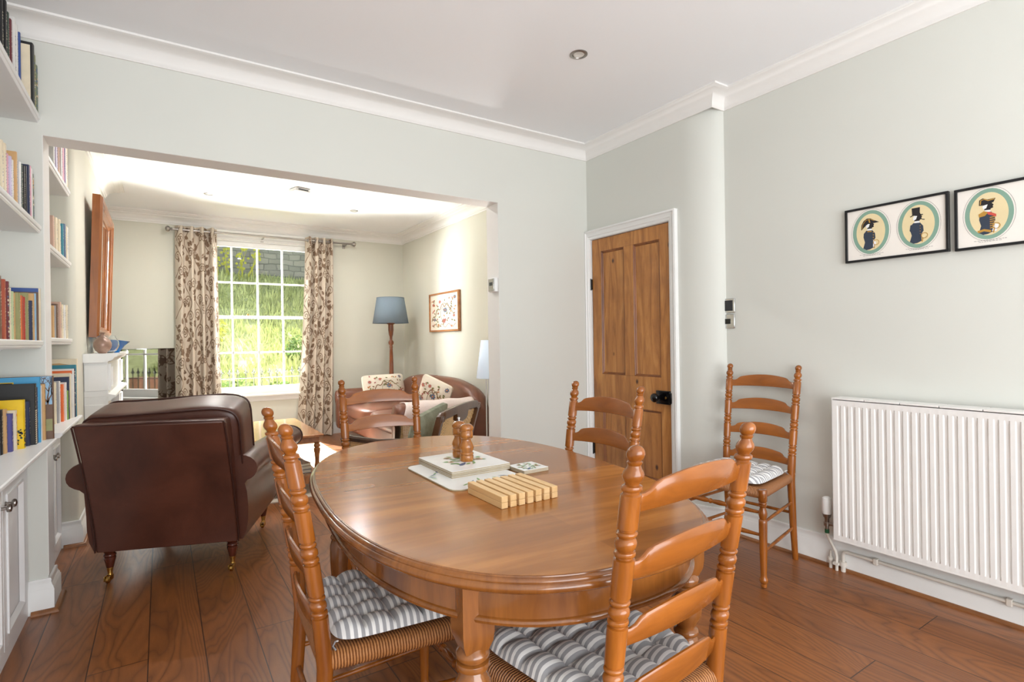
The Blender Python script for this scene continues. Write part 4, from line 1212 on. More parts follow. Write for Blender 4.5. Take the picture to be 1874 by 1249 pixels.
# ---------------------------------------------------------------- dining table
tb = thing('dining_table', 'oval polished wooden dining table with turned legs', 'table', (0.855, 1.539, 0), radians(-5.3))
def sup(a, b, n, N=120):
    P = []
    for k in range(N):
        t_ = 2 * pi * k / N
        c_, s_ = cos(t_), sin(t_)
        P.append((math.copysign(abs(c_) ** (2 / n), c_) * a, math.copysign(abs(s_) ** (2 / n), s_) * b))
    return P
def oval(prof, N=120, n=2.48, a0=0.494, b0=0.800, cap=True):
    R = []
    for off, z in prof:
        R.append([(x, y, z) for x, y in sup(a0 - off, b0 - off, n, N)])
    return R
m = MB()
m.rings(oval([(0.010, 0.729), (0.004, 0.731), (0.001, 0.736), (0.0, 0.741), (0.002, 0.746), (0.006, 0.7485), (0.008, 0.749), (0.0075, 0.7515), (0.009, 0.7545), (0.013, 0.757), (0.0155, 0.7572), (0.016, 0.7592), (0.0185, 0.7598), (0.0195, 0.7550)], ), cap=False)
m.build('table_top_edge', M_tedge, tb, smooth=50)
m = MB(); m.rings(oval([(0.0188, 0.7345), (0.0188, 0.7600)])); m.build('table_top', M_table, tb, smooth=30)
m = MB()
m.rings(oval([(0.048, 0.729), (0.045, 0.700), (0.045, 0.664), (0.041, 0.662), (0.038, 0.657), (0.040, 0.651), (0.052, 0.649), (0.070, 0.649), (0.070, 0.729)]), cap=False)
m.build('apron', M_tedge, tb, smooth=50)
for lx, ly in ((-0.283, -0.612), (-0.335, 0.585), (0.335, -0.575), (0.31, 0.595)):
    m = MB().at(T((lx, ly, 0)))
    h = 0.0335
    sq = lambda s, z: [(sx * s, sy * s, z) for sx, sy in ((-1, -1), (1, -1), (1, 1), (-1, 1))]
    m.rings([sq(h, 0.7285), sq(h, 0.625), sq(h * 0.94, 0.605), sq(h * 0.72, 0.584)], closed=True)
    m.lathe([(0.60, 0.022), (0.585, 0.028), (0.580, 0.033), (0.574, 0.0345), (0.568, 0.033), (0.565, 0.026), (0.562, 0.026), (0.559, 0.033), (0.553, 0.0345), (0.547, 0.033), (0.543, 0.024), (0.536, 0.026), (0.520, 0.036), (0.500, 0.041), (0.482, 0.039), (0.462, 0.030), (0.452, 0.023), (0.448, 0.023), (0.444, 0.030), (0.438, 0.032), (0.432, 0.030), (0.428, 0.024), (0.424, 0.028), (0.400, 0.034), (0.34, 0.0335), (0.2, 0.026), (0.13, 0.021), (0.12, 0.021), (0.115, 0.027), (0.108, 0.029), (0.100, 0.026), (0.095, 0.020), (0.085, 0.022), (0.06, 0.030), (0.045, 0.031), (0.025, 0.024), (0.012, 0.020), (0.0, 0.019)], n=24)
    m.build('table_leg', M_tedge, tb, smooth=50, bevel=0.0)

# ---------------------------------------------------------------- things on the table
ZT = 0.7604
M_matw = plain('laminate_white', rgb(238, 238, 236), 0.25)
M_cork = plain('mat_edge', rgb(176, 160, 130), 0.7, var=0.1, nscale=60)
M_pg = plain('print_leaf_green', rgb(120, 160, 100), 0.4); M_pp = plain('print_petal', rgb(228, 196, 160), 0.4); M_pb = plain('print_bird', rgb(84, 104, 136), 0.4); M_pr = plain('print_rose', rgb(176, 110, 110), 0.4)
def rrect(x0, x1, y0, y1, r, n=6):
    P = []
    for cx, cy, a0 in ((x1 - r, y1 - r, 0), (x0 + r, y1 - r, 90), (x0 + r, y0 + r, 180), (x1 - r, y0 + r, 270)):
        for k in range(n + 1):
            a = radians(a0 + 90 * k / n); P.append((cx + r * cos(a), cy + r * sin(a)))
    return P
up = lambda a, b, d: (a, b, d)
def art_plain(m, f): pass
def art_flower(m, f, cx=0.11, cy=0.135, s=1.0):
    random.seed(5)
    for k in range(34):
        a = random.uniform(0, 2 * pi); r = random.uniform(0.01, 0.062) * s
        m.mat(2).leaf((cx + r * 1.1 * cos(a), cy + r * sin(a)), a + random.uniform(-1, 1), random.uniform(0.014, 0.03) * s, 0.011 * s, f, 0.0003 + 0.00002 * k)
    for dx, dy, c, q in ((-0.035, 0.05, 3, 0.016), (0.05, -0.02, 3, 0.020), (0.02, 0.045, 3, 0.012), (-0.05, -0.01, 3, 0.012)):
        for k in range(6):
            m.mat(c).leaf((cx + dx * s, cy + dy * s), k * pi / 3, q * s, q * 0.7 * s, f, 0.0012)
    m.mat(4).leaf((cx - 0.05 * s, cy - 0.075 * s), 0.7, 0.05 * s, 0.018 * s, f, 0.0013)
def art_tray(m, f):
    for k in range(6):
        m.mat(4 if k % 2 else 2).leaf((0.05 + 0.035 * k, 0.035 + 0.012 * (k % 3)), 0.5 + 0.4 * k, 0.035, 0.008, f, 0.0004)
        m.leaf((0.02 + 0.008 * k, 0.15 + 0.02 * k), 2.0 + 0.5 * k, 0.03, 0.007, f, 0.0004)
def single(name, label, cat, loc, W, D, th_, r, art, grp=None, ang=0.0):
    m = MB(); m.mat(1).prism(rrect(0, W, 0, D, r), up, 0, th_ - 0.0008); m.mat(0).prism(rrect(0.0006, W - 0.0006, 0.0006, D - 0.0006, r), up, th_ - 0.0008, th_)
    art(m, lambda a, b, d: (a, b, th_ + d))
    o = m.build(name, [M_matw, M_cork, M_pg, M_pp, M_pb, M_pr], None, smooth=30)
    o.location = loc; o.rotation_euler = (0, 0, ang)
    return tag(o, label, cat, grp)
single('serving_mat', 'white round-cornered serving mat lying on the table under the placemats', 'tray', (0.703, 1.402, ZT), 0.262, 0.372, 0.0045, 0.035, art_tray)
z = ZT + 0.0045
nm = ['lowest', 'second lowest', 'third', 'fourth', 'topmost']
for k in range(5):
    lb = 'white floral placemat, topmost of the stack under the pepper mills' if k == 4 else 'placemat edge, %s in the stack on the serving mat' % nm[k]
    single('placemat', lb, 'placemat', (0.762 + 0.001 * ((k * 7) % 3), 1.53 + 0.001 * ((k * 5) % 3), z), 0.22, 0.265, 0.0038, 0.004, art_flower if k == 4 else art_plain, 'stacked placemats on the table')
    z += 0.0041
ZM = z
# coaster stack stands just off the mat edge
z = ZT + 0.0045
for k in range(3):
    lb = 'small floral coaster, topmost of the short stack beside the placemats' if k == 2 else 'small coaster, %s in the short stack beside the placemats' % ('lowest' if k == 0 else 'middle')
    single('coaster', lb, 'coaster', (0.9865 - 0.0, 1.452, z) if False else (0.984, 1.452, ZT + k * 0.0041), 0.10, 0.10, 0.0038, 0.003, (lambda m, f: art_flower(m, f, 0.05, 0.05, 0.55)) if k == 2 else art_plain, 'stacked coasters on the table', radians(0))
# slatted wooden trivet
tv = thing('slatted_trivet', 'pale wooden slatted trivet of seven bars on the table edge side', 'trivet', (0.735, 1.19, ZT))
for k in range(7):
    x = k * 0.0273
    MB().box(x, x + 0.0195, 0, 0.185, 0, 0.0158).box(x, x + 0.0195, 0, 0.185, 0.0162, 0.032).build('slat', M_pale, tv, bevel=0.0012)
for y in (0.03, 0.148):
    MB().box(0.004, 0.180, y, y + 0.010, 0.008, 0.024).build('cross_bar', M_pale, tv)
# mills
M_olive = wood('figured_mill_wood', rgb(112, 58, 14), rgb(206, 132, 50), 0.18, 2, 26, coat=0.6)
def mill(label, x, y, pepper):
    t = thing('pepper_mill' if pepper else 'salt_mill', label, 'mill', (x, y, ZM))
    MB().lathe([(0, 0.0215), (0.003, 0.0235), (0.018, 0.0235), (0.021, 0.0215), (0.023, 0.0235), (0.026, 0.024), (0.029, 0.0225), (0.031, 0.0205), (0.036, 0.0225), (0.046, 0.0245), (0.056, 0.0225), (0.068, 0.0165), (0.074, 0.0155), (0.076, 0.018), (0.079, 0.0215), (0.082, 0.0225)], n=24).build('mill_body', M_olive, t, smooth=50)
    MB().lathe([(0.0825, 0.0215), (0.086, 0.022), (0.100, 0.0225), (0.102, 0.0205), (0.104, 0.0205), (0.106, 0.0235), (0.112, 0.0245), (0.118, 0.0235), (0.124, 0.018), (0.127, 0.010), (0.128, 0.0)], n=24).build('mill_head', M_olive, t, smooth=50)
    if pepper:
        MB().lathe([(0.127, 0.004), (0.133, 0.004), (0.134, 0.006), (0.140, 0.006), (0.142, 0.0)], n=12).build('steel_nut', M_chrome, t, smooth=50)
mill('turned wooden mill without a nut, front one on the placemats', 0.879, 1.648, False)
mill('turned wooden mill with a steel nut on top, rear one on the placemats', 0.888, 1.722, True)
# ---------------------------------------------------------------- brown leather armchair
ac = thing('armchair', 'dark brown leather armchair with scroll arms, back turned to the camera', 'armchair', (0.155, 3.641, 0), radians(-20.7))
def by(z):      # rear face of the back
    k = max(0, (z - 0.165) / 0.66)
    return -0.385 - 0.20 * k ** 1.35
# outside back: slab between z .165 and .825
m = MB()
n = 14
R = []
for i in range(n + 1):
    z = 0.165 + 0.655 * i / n
    hw = 0.331 - 0.006 * (i / n)
    th_ = 0.105
    y = by(z)
    r = 0.018
    R.append([(-hw + r, y, z), (hw - r, y, z), (hw - 0.005, y + 0.006, z), (hw, y + r, z), (hw, y + th_, z), (-hw, y + th_, z), (-hw, y + r, z), (-hw + 0.005, y + 0.006, z)])
z = 0.832; y = by(0.82) + 0.012
R.append([(-0.309, y, z), (0.309, y, z), (0.315, y + 0.004, z), (0.317, y + 0.012, z), (0.317, y + 0.085, z), (-0.317, y + 0.085, z), (-0.317, y + 0.012, z), (-0.315, y + 0.004, z)])
m.rings(R)
back = m.build('outside_back', M_leather, ac, smooth=50, bevel=0.004)
# piping down the sides and along the top of the back
for s in (-1, 1):
    MB().tube([(s * (0.331 - 0.006 * k / 12), by(0.165 + 0.655 * k / 12) + 0.004, 0.165 + 0.655 * k / 12) for k in range(13)], 0.0045, 8).build('piping', M_pipe, back, smooth=60)
MB().tube([(-0.325, by(0.82) + 0.008, 0.823), (0, by(0.82) + 0.003, 0.830), (0.325, by(0.82) + 0.008, 0.823)], 0.0045, 8).build('piping', M_pipe, back, smooth=60)
# seat frame
MB().box(-0.34, 0.34, -0.32, 0.40, 0.165, 0.35).build('seat_frame', M_leather, ac, bevel=0.02, seg=3)
# scroll arms, flaring outwards towards the front
def spl(y, z): return 0.075 * max(0, (y + 0.2) / 0.67) * max(0, min(1, (z - 0.2) / 0.3))
for s in (-1, 1):
    m = MB()
    # cross section (x outward, z): inner wall, roll on top, outer wall tucking under
    sec = [(0.265, 0.17), (0.265, 0.48), (0.272, 0.52)]
    for k in range(0, 15):
        a = radians(175 - 245 * k / 14)
        sec.append((0.355 + 0.082 * cos(a), 0.555 + 0.070 * sin(a)))
    sec += [(0.368, 0.470), (0.372, 0.42), (0.376, 0.34), (0.374, 0.27), (0.365, 0.21), (0.345, 0.165)]
    R = []
    for i, (yy, sc_, dz) in enumerate(((-0.365, 0.985, 0.0), (-0.350, 1.0, 0.0), (-0.2, 1.0, 0.004), (0.05, 1.0, 0.006), (0.28, 1.0, 0.008), (0.47, 1.0, 0.010), (0.490, 0.975, 0.010))):
        cx, cz = 0.325, 0.38
        R.append([(s * (cx + (x - cx) * sc_ + spl(yy, z)), (yy if z < 0.40 or yy > -0.3 else yy - 0.055 * min(1, (z - 0.40) / 0.12)) - (0.10 * max(0, yy) / 0.47 * max(0, min(1, (0.48 - z) / 0.3))), cz + (z - cz) * sc_ + (dz if z > 0.4 else 0)) for x, z in sec])
    m.rings(R)
    ar = m.build('scroll_arm', M_leather, ac, smooth=50)
    MB().tube([(s * (x + spl(0.49, z)), 0.492 - 0.10 * max(0, min(1, (0.48 - z) / 0.3)), z + 0.008) for x, z in sec[2:]], 0.0045, 8).build('piping', M_pipe, ar, smooth=60)
    MB().at(T((s * 0.430, 0.488, 0.565)) @ RX(radians(-90))).lathe([(0, 0.066), (0.008, 0.062), (0.014, 0.05), (0.018, 0.0)], n=24).build('arm_facing', M_leather, ar, smooth=50)
# cushions
MB().at(T((0, 0.06, 0.415))).pillow(0.53, 0.72, 0.15, 0.42, 14).build('seat_cushion', M_leather, ac, smooth=80)
def bc(w):
    return (w.x * (1 + 0.02 * w.z), w.y, w.z + 0.012 * sin(w.x * 9))
m = MB().at(T((0.012, -0.315, 0.665)) @ RX(radians(13)))
m.pillow(0.715, 0.25, 0.475, 0.24, 20, bc)
cu_ = m.build('back_cushion', M_leather, ac, smooth=80)
for yy in (-0.118, 0.118):
    ring = []
    for k in range(41):
        t_ = 2 * pi * k / 40
        c_, s_ = cos(t_), sin(t_)
        x = math.copysign(abs(c_) ** 0.24, c_) * 0.352; z = math.copysign(abs(s_) ** 0.24, s_) * 0.232
        ring.append((x, yy, z + 0.012 * sin(x * 9)))
    MB().at(T((0.012, -0.315, 0.665)) @ RX(radians(13))).tube(ring, 0.005, 8).build('piping', M_pipe, cu_, smooth=60)
M_legw = wood('dark_turned_leg', rgb(58, 24, 16), rgb(104, 50, 34), 0.2, 2, 20, coat=0.5)
for lx, ly in ((-0.287, -0.335), (0.287, -0.335), (-0.29, 0.34), (0.29, 0.34)):
    lg = MB().lathe([(0.068, 0.013), (0.075, 0.0165), (0.10, 0.0215), (0.118, 0.0265), (0.124, 0.0265), (0.127, 0.022), (0.131, 0.027), (0.137, 0.0285), (0.142, 0.026), (0.145, 0.022), (0.152, 0.026), (0.158, 0.030), (0.168, 0.030)], (lx, ly, 0), 20).build('chair_leg', M_legw, ac, smooth=50)
    cs = MB().lathe([(0.030, 0.006), (0.036, 0.0125), (0.045, 0.0105), (0.070, 0.0150), (0.072, 0.0150)], (lx, ly, 0), 18)
    cs.box(lx - 0.013, lx - 0.009, ly - 0.038, ly + 0.006, 0.012, 0.036).box(lx + 0.009, lx + 0.013, ly - 0.038, ly + 0.006, 0.012, 0.036)
    co = cs.build('brass_castor', M_brass, lg, smooth=40, bevel=0.001)
    MB().at(T((lx - 0.008, ly - 0.020, 0.0155)) @ RY(radians(90))).lathe([(0, 0.011), (0.002, 0.0155), (0.014, 0.0155), (0.016, 0.011)], n=20).build('castor_wheel', M_brass, lg, smooth=40)

# ---------------------------------------------------------------- fireplace, mirror, television
fp = thing('fireplace_surround', 'white panelled fireplace mantel below the wooden mirror', 'fireplace', (XC, 4.50, 0))
Lf = 1.38
DX = 0.15
MB().box(0.001, DX - 0.02, 0, 0.24, 0, 0.86).box(0.001, DX - 0.02, Lf - 0.24, Lf, 0, 0.86).box(0.001, DX - 0.02, 0, Lf, 0.86, 1.10).build('surround_body', M_gloss, fp, bevel=0.002)
mp_ = [(0.001, 1.09), (DX - 0.02, 1.09), (DX - 0.012, 1.10), (DX, 1.102), (DX + 0.012, 1.112), (DX + 0.016, 1.122), (DX + 0.030, 1.126), (DX + 0.034, 1.130), (DX + 0.034, 1.148), (0.001, 1.148)]
MB().prism(mp_, lambda a, b, d: (a, d, b), -0.035, Lf + 0.035).build('mantel_shelf', M_gloss, fp, smooth=30)
MB().prism([(DX - 0.021, 0.83), (DX - 0.004, 0.835), (DX + 0.010, 0.85), (DX + 0.020, 0.855), (DX + 0.020, 0.868), (DX + 0.006, 0.872), (DX - 0.021, 0.88)], lambda a, b, d: (a, d, b), -0.014, Lf + 0.014).build('frieze_moulding', M_gloss, fp, smooth=30)
for ya in (0.02, Lf - 0.22):
    MB().box(DX - 0.022, DX - 0.005, ya, ya + 0.03, 0.90, 1.08).box(DX - 0.022, DX - 0.005, ya + 0.17, ya + 0.20, 0.90, 1.08).box(DX - 0.022, DX - 0.005, ya + 0.03, ya + 0.17, 0.90, 0.925).box(DX - 0.022, DX - 0.005, ya + 0.03, ya + 0.17, 1.055, 1.08).build('frieze_panel', M_gloss, fp, bevel=0.003)
    MB().box(DX - 0.022, DX - 0.008, ya + 0.02, ya + 0.18, 0.15, 0.80).box(DX - 0.022, DX + 0.004, ya - 0.015, ya + 0.215, 0.0, 0.13).build('pilaster', M_gloss, fp, bevel=0.004)
MB().box(0.004, DX - 0.024, -0.006, 0.0, 0.90, 1.075).box(0.004, DX - 0.024, -0.005, 0.0, 0.14, 0.81).build('end_panel', M_gloss, fp, bevel=0.003)
M_slate = plain('slate_inset', rgb(48, 48, 52), 0.5)
MB().box(0.002, 0.03, 0.241, Lf - 0.241, 0.0, 0.859).build('fireplace_inset', M_slate, fp)
t = thing('black_box', 'small flat black box on the floor beside the chimney skirting', 'box', (-0.366, 4.415, 0))
MB().box(-0.030, 0.030, -0.045, 0.045, 0, 0.028).build('box_base', M_dark, t, bevel=0.005)
MB().box(-0.024, 0.024, -0.038, 0.038, 0.028, 0.036).build('box_lid', M_blackgloss, t, bevel=0.003)

mr = thing('mirror', 'tall mirror in a wide reddish wooden frame above the mantel', 'mirror', (XC + 0.012, 4.70, 1.262))
tilt = radians(1.9)
MM = RY(tilt)
W_, H_ = 1.08, 0.995
fw, fd = 0.085, 0.058
m = MB().at(MM)
P = [(0, 0), (W_, 0), (W_, H_), (0, H_)]
sec = [(0, 0.0), (0, fd - 0.014), (0.014, fd), (0.045, fd), (0.05, fd - 0.008), (0.062, fd - 0.012), (0.07, fd - 0.026), (fw, fd - 0.032), (fw, 0.0)]
R = []
for k in range(5):
    yy, zz = P[k % 4]; sy = 1 if yy == 0 else -1; sz = 1 if zz == 0 else -1
    R.append([(x, yy + sy * q, zz + sz * q) for q, x in sec])
m.rings(R, closed=True, cap=False)
m.build('mirror_frame', M_mirror_w, mr, smooth=30)
M_mirr = plain('mirror_glass', rgb(225, 228, 228), 0.02, 1.0, var=0.0)
MB().at(MM).box(0.004, 0.022, fw - 0.003, W_ - fw + 0.003, fw - 0.003, H_ - fw + 0.003).build('mirror_glass', M_mirr, mr, smooth=0)

t = thing('bottle_vase', 'round copper-brown bottle vase on the mantel', 'vase', (-0.335, 4.60, 1.1485))
M_copper = plain('copper_lustre', rgb(150, 122, 108), 0.3, 0.3, var=0.25, nscale=14)
MB().lathe([(q * 1.0, r * 0.78) for q, r in [(0, 0.028), (0.004, 0.030), (0.02, 0.052), (0.045, 0.066), (0.07, 0.066), (0.095, 0.052), (0.11, 0.030), (0.118, 0.018), (0.128, 0.014), (0.138, 0.020), (0.142, 0.030)]], n=32).build('vase_body', M_copper, t, smooth=60)
M_cglass = NT('drinking_glass').set((0.95, 0.97, 0.97, 1), 0.03, 0, Transmission_Weight=0.95, IOR=1.3)
t = thing('glass_bowl', 'clear round glass vase between the copper vase and blue dish', 'glass vase', (-0.318, 4.77, 1.1485))
MB().lathe([(0, 0.03), (0.02, 0.055), (0.05, 0.068), (0.08, 0.066), (0.11, 0.05), (0.125, 0.045), (0.125, 0.042), (0.11, 0.047), (0.08, 0.062), (0.05, 0.064), (0.02, 0.050), (0.006, 0.028), (0.006, 0)], n=28).build('vase_glass', M_cglass, t, smooth=60)
M_bglass = NT('blue_glass').set(rgb(24, 128, 214), 0.05, 0, Transmission_Weight=0.15, IOR=1.35)
t = thing('blue_glass_dish', 'bright blue flared glass dish on the mantel', 'bowl', (-0.295, 5.02, 1.1485))
m = MB()
def bl(prof):
    R = []
    for z, r, e in prof:
        R.append([(r * cos(2 * pi * k / 32) * 0.9, r * sin(2 * pi * k / 32) * (1 + e), z + 0.02 * e * abs(sin(2 * pi * k / 32)) ** 3) for k in range(32)])
    return R
m.rings(bl([(0, 0.035, 0), (0.01, 0.04, 0), (0.05, 0.07, 0.2), (0.078, 0.105, 0.55), (0.082, 0.108, 0.6), (0.080, 0.098, 0.55), (0.05, 0.062, 0.2), (0.014, 0.034, 0)]))
m.build('dish', M_bglass, t, smooth=60)

# television on a low black stand, turned into the room
M_screen = plain('dark_screen', rgb(6, 6, 8), 0.03, var=0.0, Specular_IOR_Level=1.0, Coat_Weight=1.0, Coat_Roughness=0.02)
tv_a = radians(0)
tvp0 = Vector((-0.30, 5.98)); tvp1 = Vector((0.125, 6.93))
d = tvp1 - tvp0; ang = atan2(d.y, d.x)
mid = (tvp0 + tvp1) / 2
tv = thing('television', 'flat screen television in the corner reflecting the window and curtain', 'television', (mid.x, mid.y, 0), ang)
hl = d.length / 2
MB().box(-hl, hl, 0.0, 0.045, 0.555, 1.166).build('television_body', M_blackgloss, tv, bevel=0.004)
MB().box(-hl + 0.008, hl - 0.008, -0.0015, 0.0, 0.57, 1.158).build('screen', M_screen, tv, smooth=0)
MB().box(-0.03, 0.03, 0.01, 0.04, 0.46, 0.56).box(-0.25, 0.25, -0.09, 0.13, 0.452, 0.462).build('television_foot', M_blackgloss, tv, bevel=0.003)
st_ = thing('television_stand', 'low black cabinet under the television', 'cabinet', (mid.x, mid.y, 0), ang)
MB().box(-0.45, 0.45, -0.13, 0.13, 0.03, 0.45).box(-0.43, 0.43, -0.11, 0.11, 0.0, 0.03).build('cabinet_body', M_blackgloss, st_, bevel=0.004)
for x in (-0.225, 0.225):
    MB().box(x - 0.215, x + 0.215, -0.138, -0.131, 0.05, 0.43).build('cabinet_door', M_dark, st_, bevel=0.002)

# ---------------------------------------------------------------- curtains on their pole
def curtain(label, x0, x1, b0, b1, nf, cloth, seed):
    t = thing('curtain', label, 'curtain', (0, 7.14, 0), 0, 'scroll-patterned curtains at the sash window')
    ZT_, ZB_ = 2.545, 0.012
    rnd = random.Random(seed)
    ph = [rnd.uniform(0, 6) for _ in range(4)]
    def S(u, v, d=0.0):
        """u: metres of cloth 0..cloth, v: height"""
        s = min(1, max(0, u / cloth))
        k = max(0.0, (ZT_ - v) / (ZT_ - ZB_))
        xa = x0 + (b0 - x0) * k ** 1.5; xb = x1 + (b1 - x1) * k ** 1.5
        amp = 0.052 * (1 + 0.25 * k)
        w = s + 0.012 * k * sin(9 * s + ph[0])
        y = amp * cos(2 * pi * nf * w) * (0.8 + 0.25 * sin(5 * s + ph[1])) + 0.008 * sin(2 * pi * nf * 2.1 * s + ph[2] + 2 * k)
        x = xa + (xb - xa) * (s + 0.020 * sin(4 * pi * nf * w) / nf)
        return (x, y - d, v)
    nu = nf * 18
    m = MB()
    m.grid(lambda i, j: S(i * cloth, ZB_ + (ZT_ - ZB_) * j, 0), nu, 40)
    m.grid(lambda i, j: S(i * cloth, ZB_ + (ZT_ - ZB_) * j, -0.0018), nu, 20)
    m.mat(1)
    D = 0.0016
    def fine(path, n=3):
        out = []
        for a, b in zip(path, path[1:]):
            for q in range(n): out.append((a[0] + (b[0] - a[0]) * q / n, a[1] + (b[1] - a[1]) * q / n))
        return out + [path[-1]]
    def ok(u, v): return 0.006 < u < cloth - 0.006 and ZB_ + 0.006 < v < ZT_ - 0.006
    def stroke(path, w):
        seg = []
        for p in path:
            if ok(*p): seg.append(p)
            else:
                if len(seg) > 2: m.stroke(seg, w, S, D)
                seg = []
        if len(seg) > 2: m.stroke(seg, w, S, D)
    def leaf(c, a, L, W):
        e = (c[0] + L * cos(a), c[1] + L * sin(a))
        if ok(*c) and ok(*e): m.leaf(c, a, L, W, S, D + 0.0003, 4)
    def spiral(c, r, a0, sg, w):
        stroke([(c[0] + r * (1 - q / 26 * 0.88) * cos(a0 + sg * q * 0.42), c[1] + r * (1 - q / 26 * 0.88) * sin(a0 + sg * q * 0.42)) for q in range(27)], w)
    per = 0.21
    k = 0
    u = 0.07
    while u < cloth:
        v0 = rnd.uniform(0, 0.3)
        stem = [(u + 0.070 * sin((v - v0) * 2 * pi / 0.46), v) for v in [ZB_ + 0.01 + 0.014 * q for q in range(180)]]
        stroke(stem, 0.012)
        v = ZB_ + 0.05 + rnd.uniform(0, 0.1); sg = 1 if k % 2 else -1
        while v < ZT_ - 0.04:
            us = u + 0.070 * sin((v - v0) * 2 * pi / 0.46)
            side = sg
            r = rnd.uniform(0.052, 0.070)
            spiral((us + side * (r + 0.024), v + 0.03), r, pi if side > 0 else 0, -side, 0.011)
            for q in range(2):
                a = (0 if side < 0 else pi) + rnd.uniform(-0.8, 0.8)
                leaf((us, v + 0.06 + 0.07 * q), a, rnd.uniform(0.075, 0.10), rnd.uniform(0.040, 0.055))
            a = rnd.uniform(0.6, 2.5)
            leaf((us + side * 0.04, v + 0.13), a, 0.08, 0.045)
            
            if rnd.random() < 0.3:
                c = (us - side * 0.06, v - 0.01)
                for q in range(5): leaf(c, q * 2 * pi / 5, 0.045, 0.034)
            v += 0.175; sg = -sg
        u += per; k += 1
    m.build('curtain_cloth', [M_curtain, M_vine], t, smooth=80, fix=False)
    # eyelets
    for q in range(nf * 2):
        s = (q + 0.5) / (nf * 2)
        x, y, z = S(s * cloth, 2.50)
        MB().at(T((x, y, 2.50)) @ RY(radians(90)) @ RX(radians(0))).lathe([(-0.004, 0.026), (-0.004, 0.021), (0.004, 0.021), (0.004, 0.026)], n=16).build('eyelet', M_steel, t, smooth=40)
curtain('left scroll-patterned beige curtain beside the television', 0.145, 0.565, 0.125, 0.600, 4, 0.95, 3)
curtain('right scroll-patterned beige curtain nearer the floor lamp', 1.555, 1.905, 1.415, 1.875, 4, 0.90, 9)
t = thing('curtain_pole', 'steel curtain pole with ball ends above the sash window', 'curtain pole', (0, 7.135, 2.50))
MB().tube([(0.12, 0, 0), (2.12, 0, 0)], 0.0125, 14).build('pole', M_steel, t, smooth=50)
for x, s in ((0.12, -1), (2.12, 1)):
    MB().at(T((x, 0, 0)) @ RY(radians(90 * s))).lathe([(0, 0.0125), (0.004, 0.018), (0.008, 0.018), (0.010, 0.011), (0.018, 0.013), (0.026, 0.026), (0.040, 0.033), (0.054, 0.030), (0.066, 0.016), (0.070, 0)], n=20).build('finial', M_steel, t, smooth=50)
for x in (0.175, 1.06, 2.06):
    MB().box(x - 0.009, x + 0.009, 0.0, 0.125, -0.022, -0.012).box(x - 0.018, x + 0.018, 0.118, 0.1265, -0.05, 0.02).build('pole_bracket', M_steel, t, bevel=0.002)

# ---------------------------------------------------------------- floor lamps
fl = thing('floor_lamp', 'turned wooden floor lamp with blue-grey drum shade in the corner', 'floor lamp', (2.50, 6.72, 0))
MB().lathe([(0, 0.15), (0.015, 0.155), (0.025, 0.15), (0.035, 0.12), (0.05, 0.10), (0.06, 0.055), (0.075, 0.04), (0.09, 0.045), (0.10, 0.032)], n=28).build('lamp_base', M_lampwood, fl, smooth=50)
MB().lathe([(0.10, 0.030), (0.30, 0.036), (0.6, 0.033), (0.9, 0.027), (1.12, 0.019), (1.13, 0.024), (1.14, 0.019), (1.155, 0.019), (1.165, 0.030), (1.185, 0.034), (1.205, 0.030), (1.22, 0.018), (1.23, 0.017), (1.26, 0.018), (1.29, 0.027), (1.35, 0.034), (1.42, 0.034), (1.43, 0.052), (1.44, 0.052), (1.445, 0.02), (1.48, 0.012), (1.52, 0.012)], n=20).build('pole', M_lampwood, fl, smooth=50)
m = MB().lathe([(1.44, 0.228), (1.60, 0.202), (1.768, 0.175)], n=48)
m.v = m.v[:]
m.f = m.f[:-2]; m.mi = m.mi[:-2]
sh = m.build('lamp_shade', M_shade, fl, smooth=60, fix=False)
sd = sh.modifiers.new('thick', 'SOLIDIFY'); sd.thickness = 0.002
MB().tube([(0.228 * cos(a * pi / 24), 0.228 * sin(a * pi / 24), 1.440) for a in range(49)], 0.003, 6).tube([(0.175 * cos(a * pi / 24), 0.175 * sin(a * pi / 24), 1.768) for a in range(49)], 0.003, 6).build('shade_rim', M_shade, fl)
MB().lathe([(1.52, 0.02), (1.54, 0.022), (1.58, 0.03), (1.62, 0.03), (1.645, 0.015), (1.65, 0)], n=16).build('bulb', M_bulb, fl, smooth=50)
sl_ = thing('slim_floor_lamp', 'slim floor lamp with narrow white cone shade behind the opening jamb', 'floor lamp', (2.128, 3.63, 0))
MB().lathe([(0, 0.11), (0.012, 0.11), (0.016, 0.10), (0.018, 0.0)], n=28).build('lamp_base', M_enamel, sl_, smooth=50)
MB().tube([(-0.012, 0, 0.016), (-0.012, 0, 0.90)], 0.0045, 8).tube([(0.012, 0, 0.016), (0.012, 0, 0.90)], 0.0045, 8).build('twin_poles', M_enamel, sl_, smooth=50)
m = MB().lathe([(0.905, 0.085), (1.2, 0.046)], n=32); m.f = m.f[:-2]; m.mi = m.mi[:-2]
sh = m.build('lamp_shade', M_wshade, sl_, smooth=60, fix=False)
sd = sh.modifiers.new('thick', 'SOLIDIFY'); sd.thickness = 0.002
MB().lathe([(0.895, 0.02), (0.93, 0.02), (0.95, 0.028), (0.99, 0.02), (1.0, 0)], n=14).build('bulb', M_bulb, sl_, smooth=50)

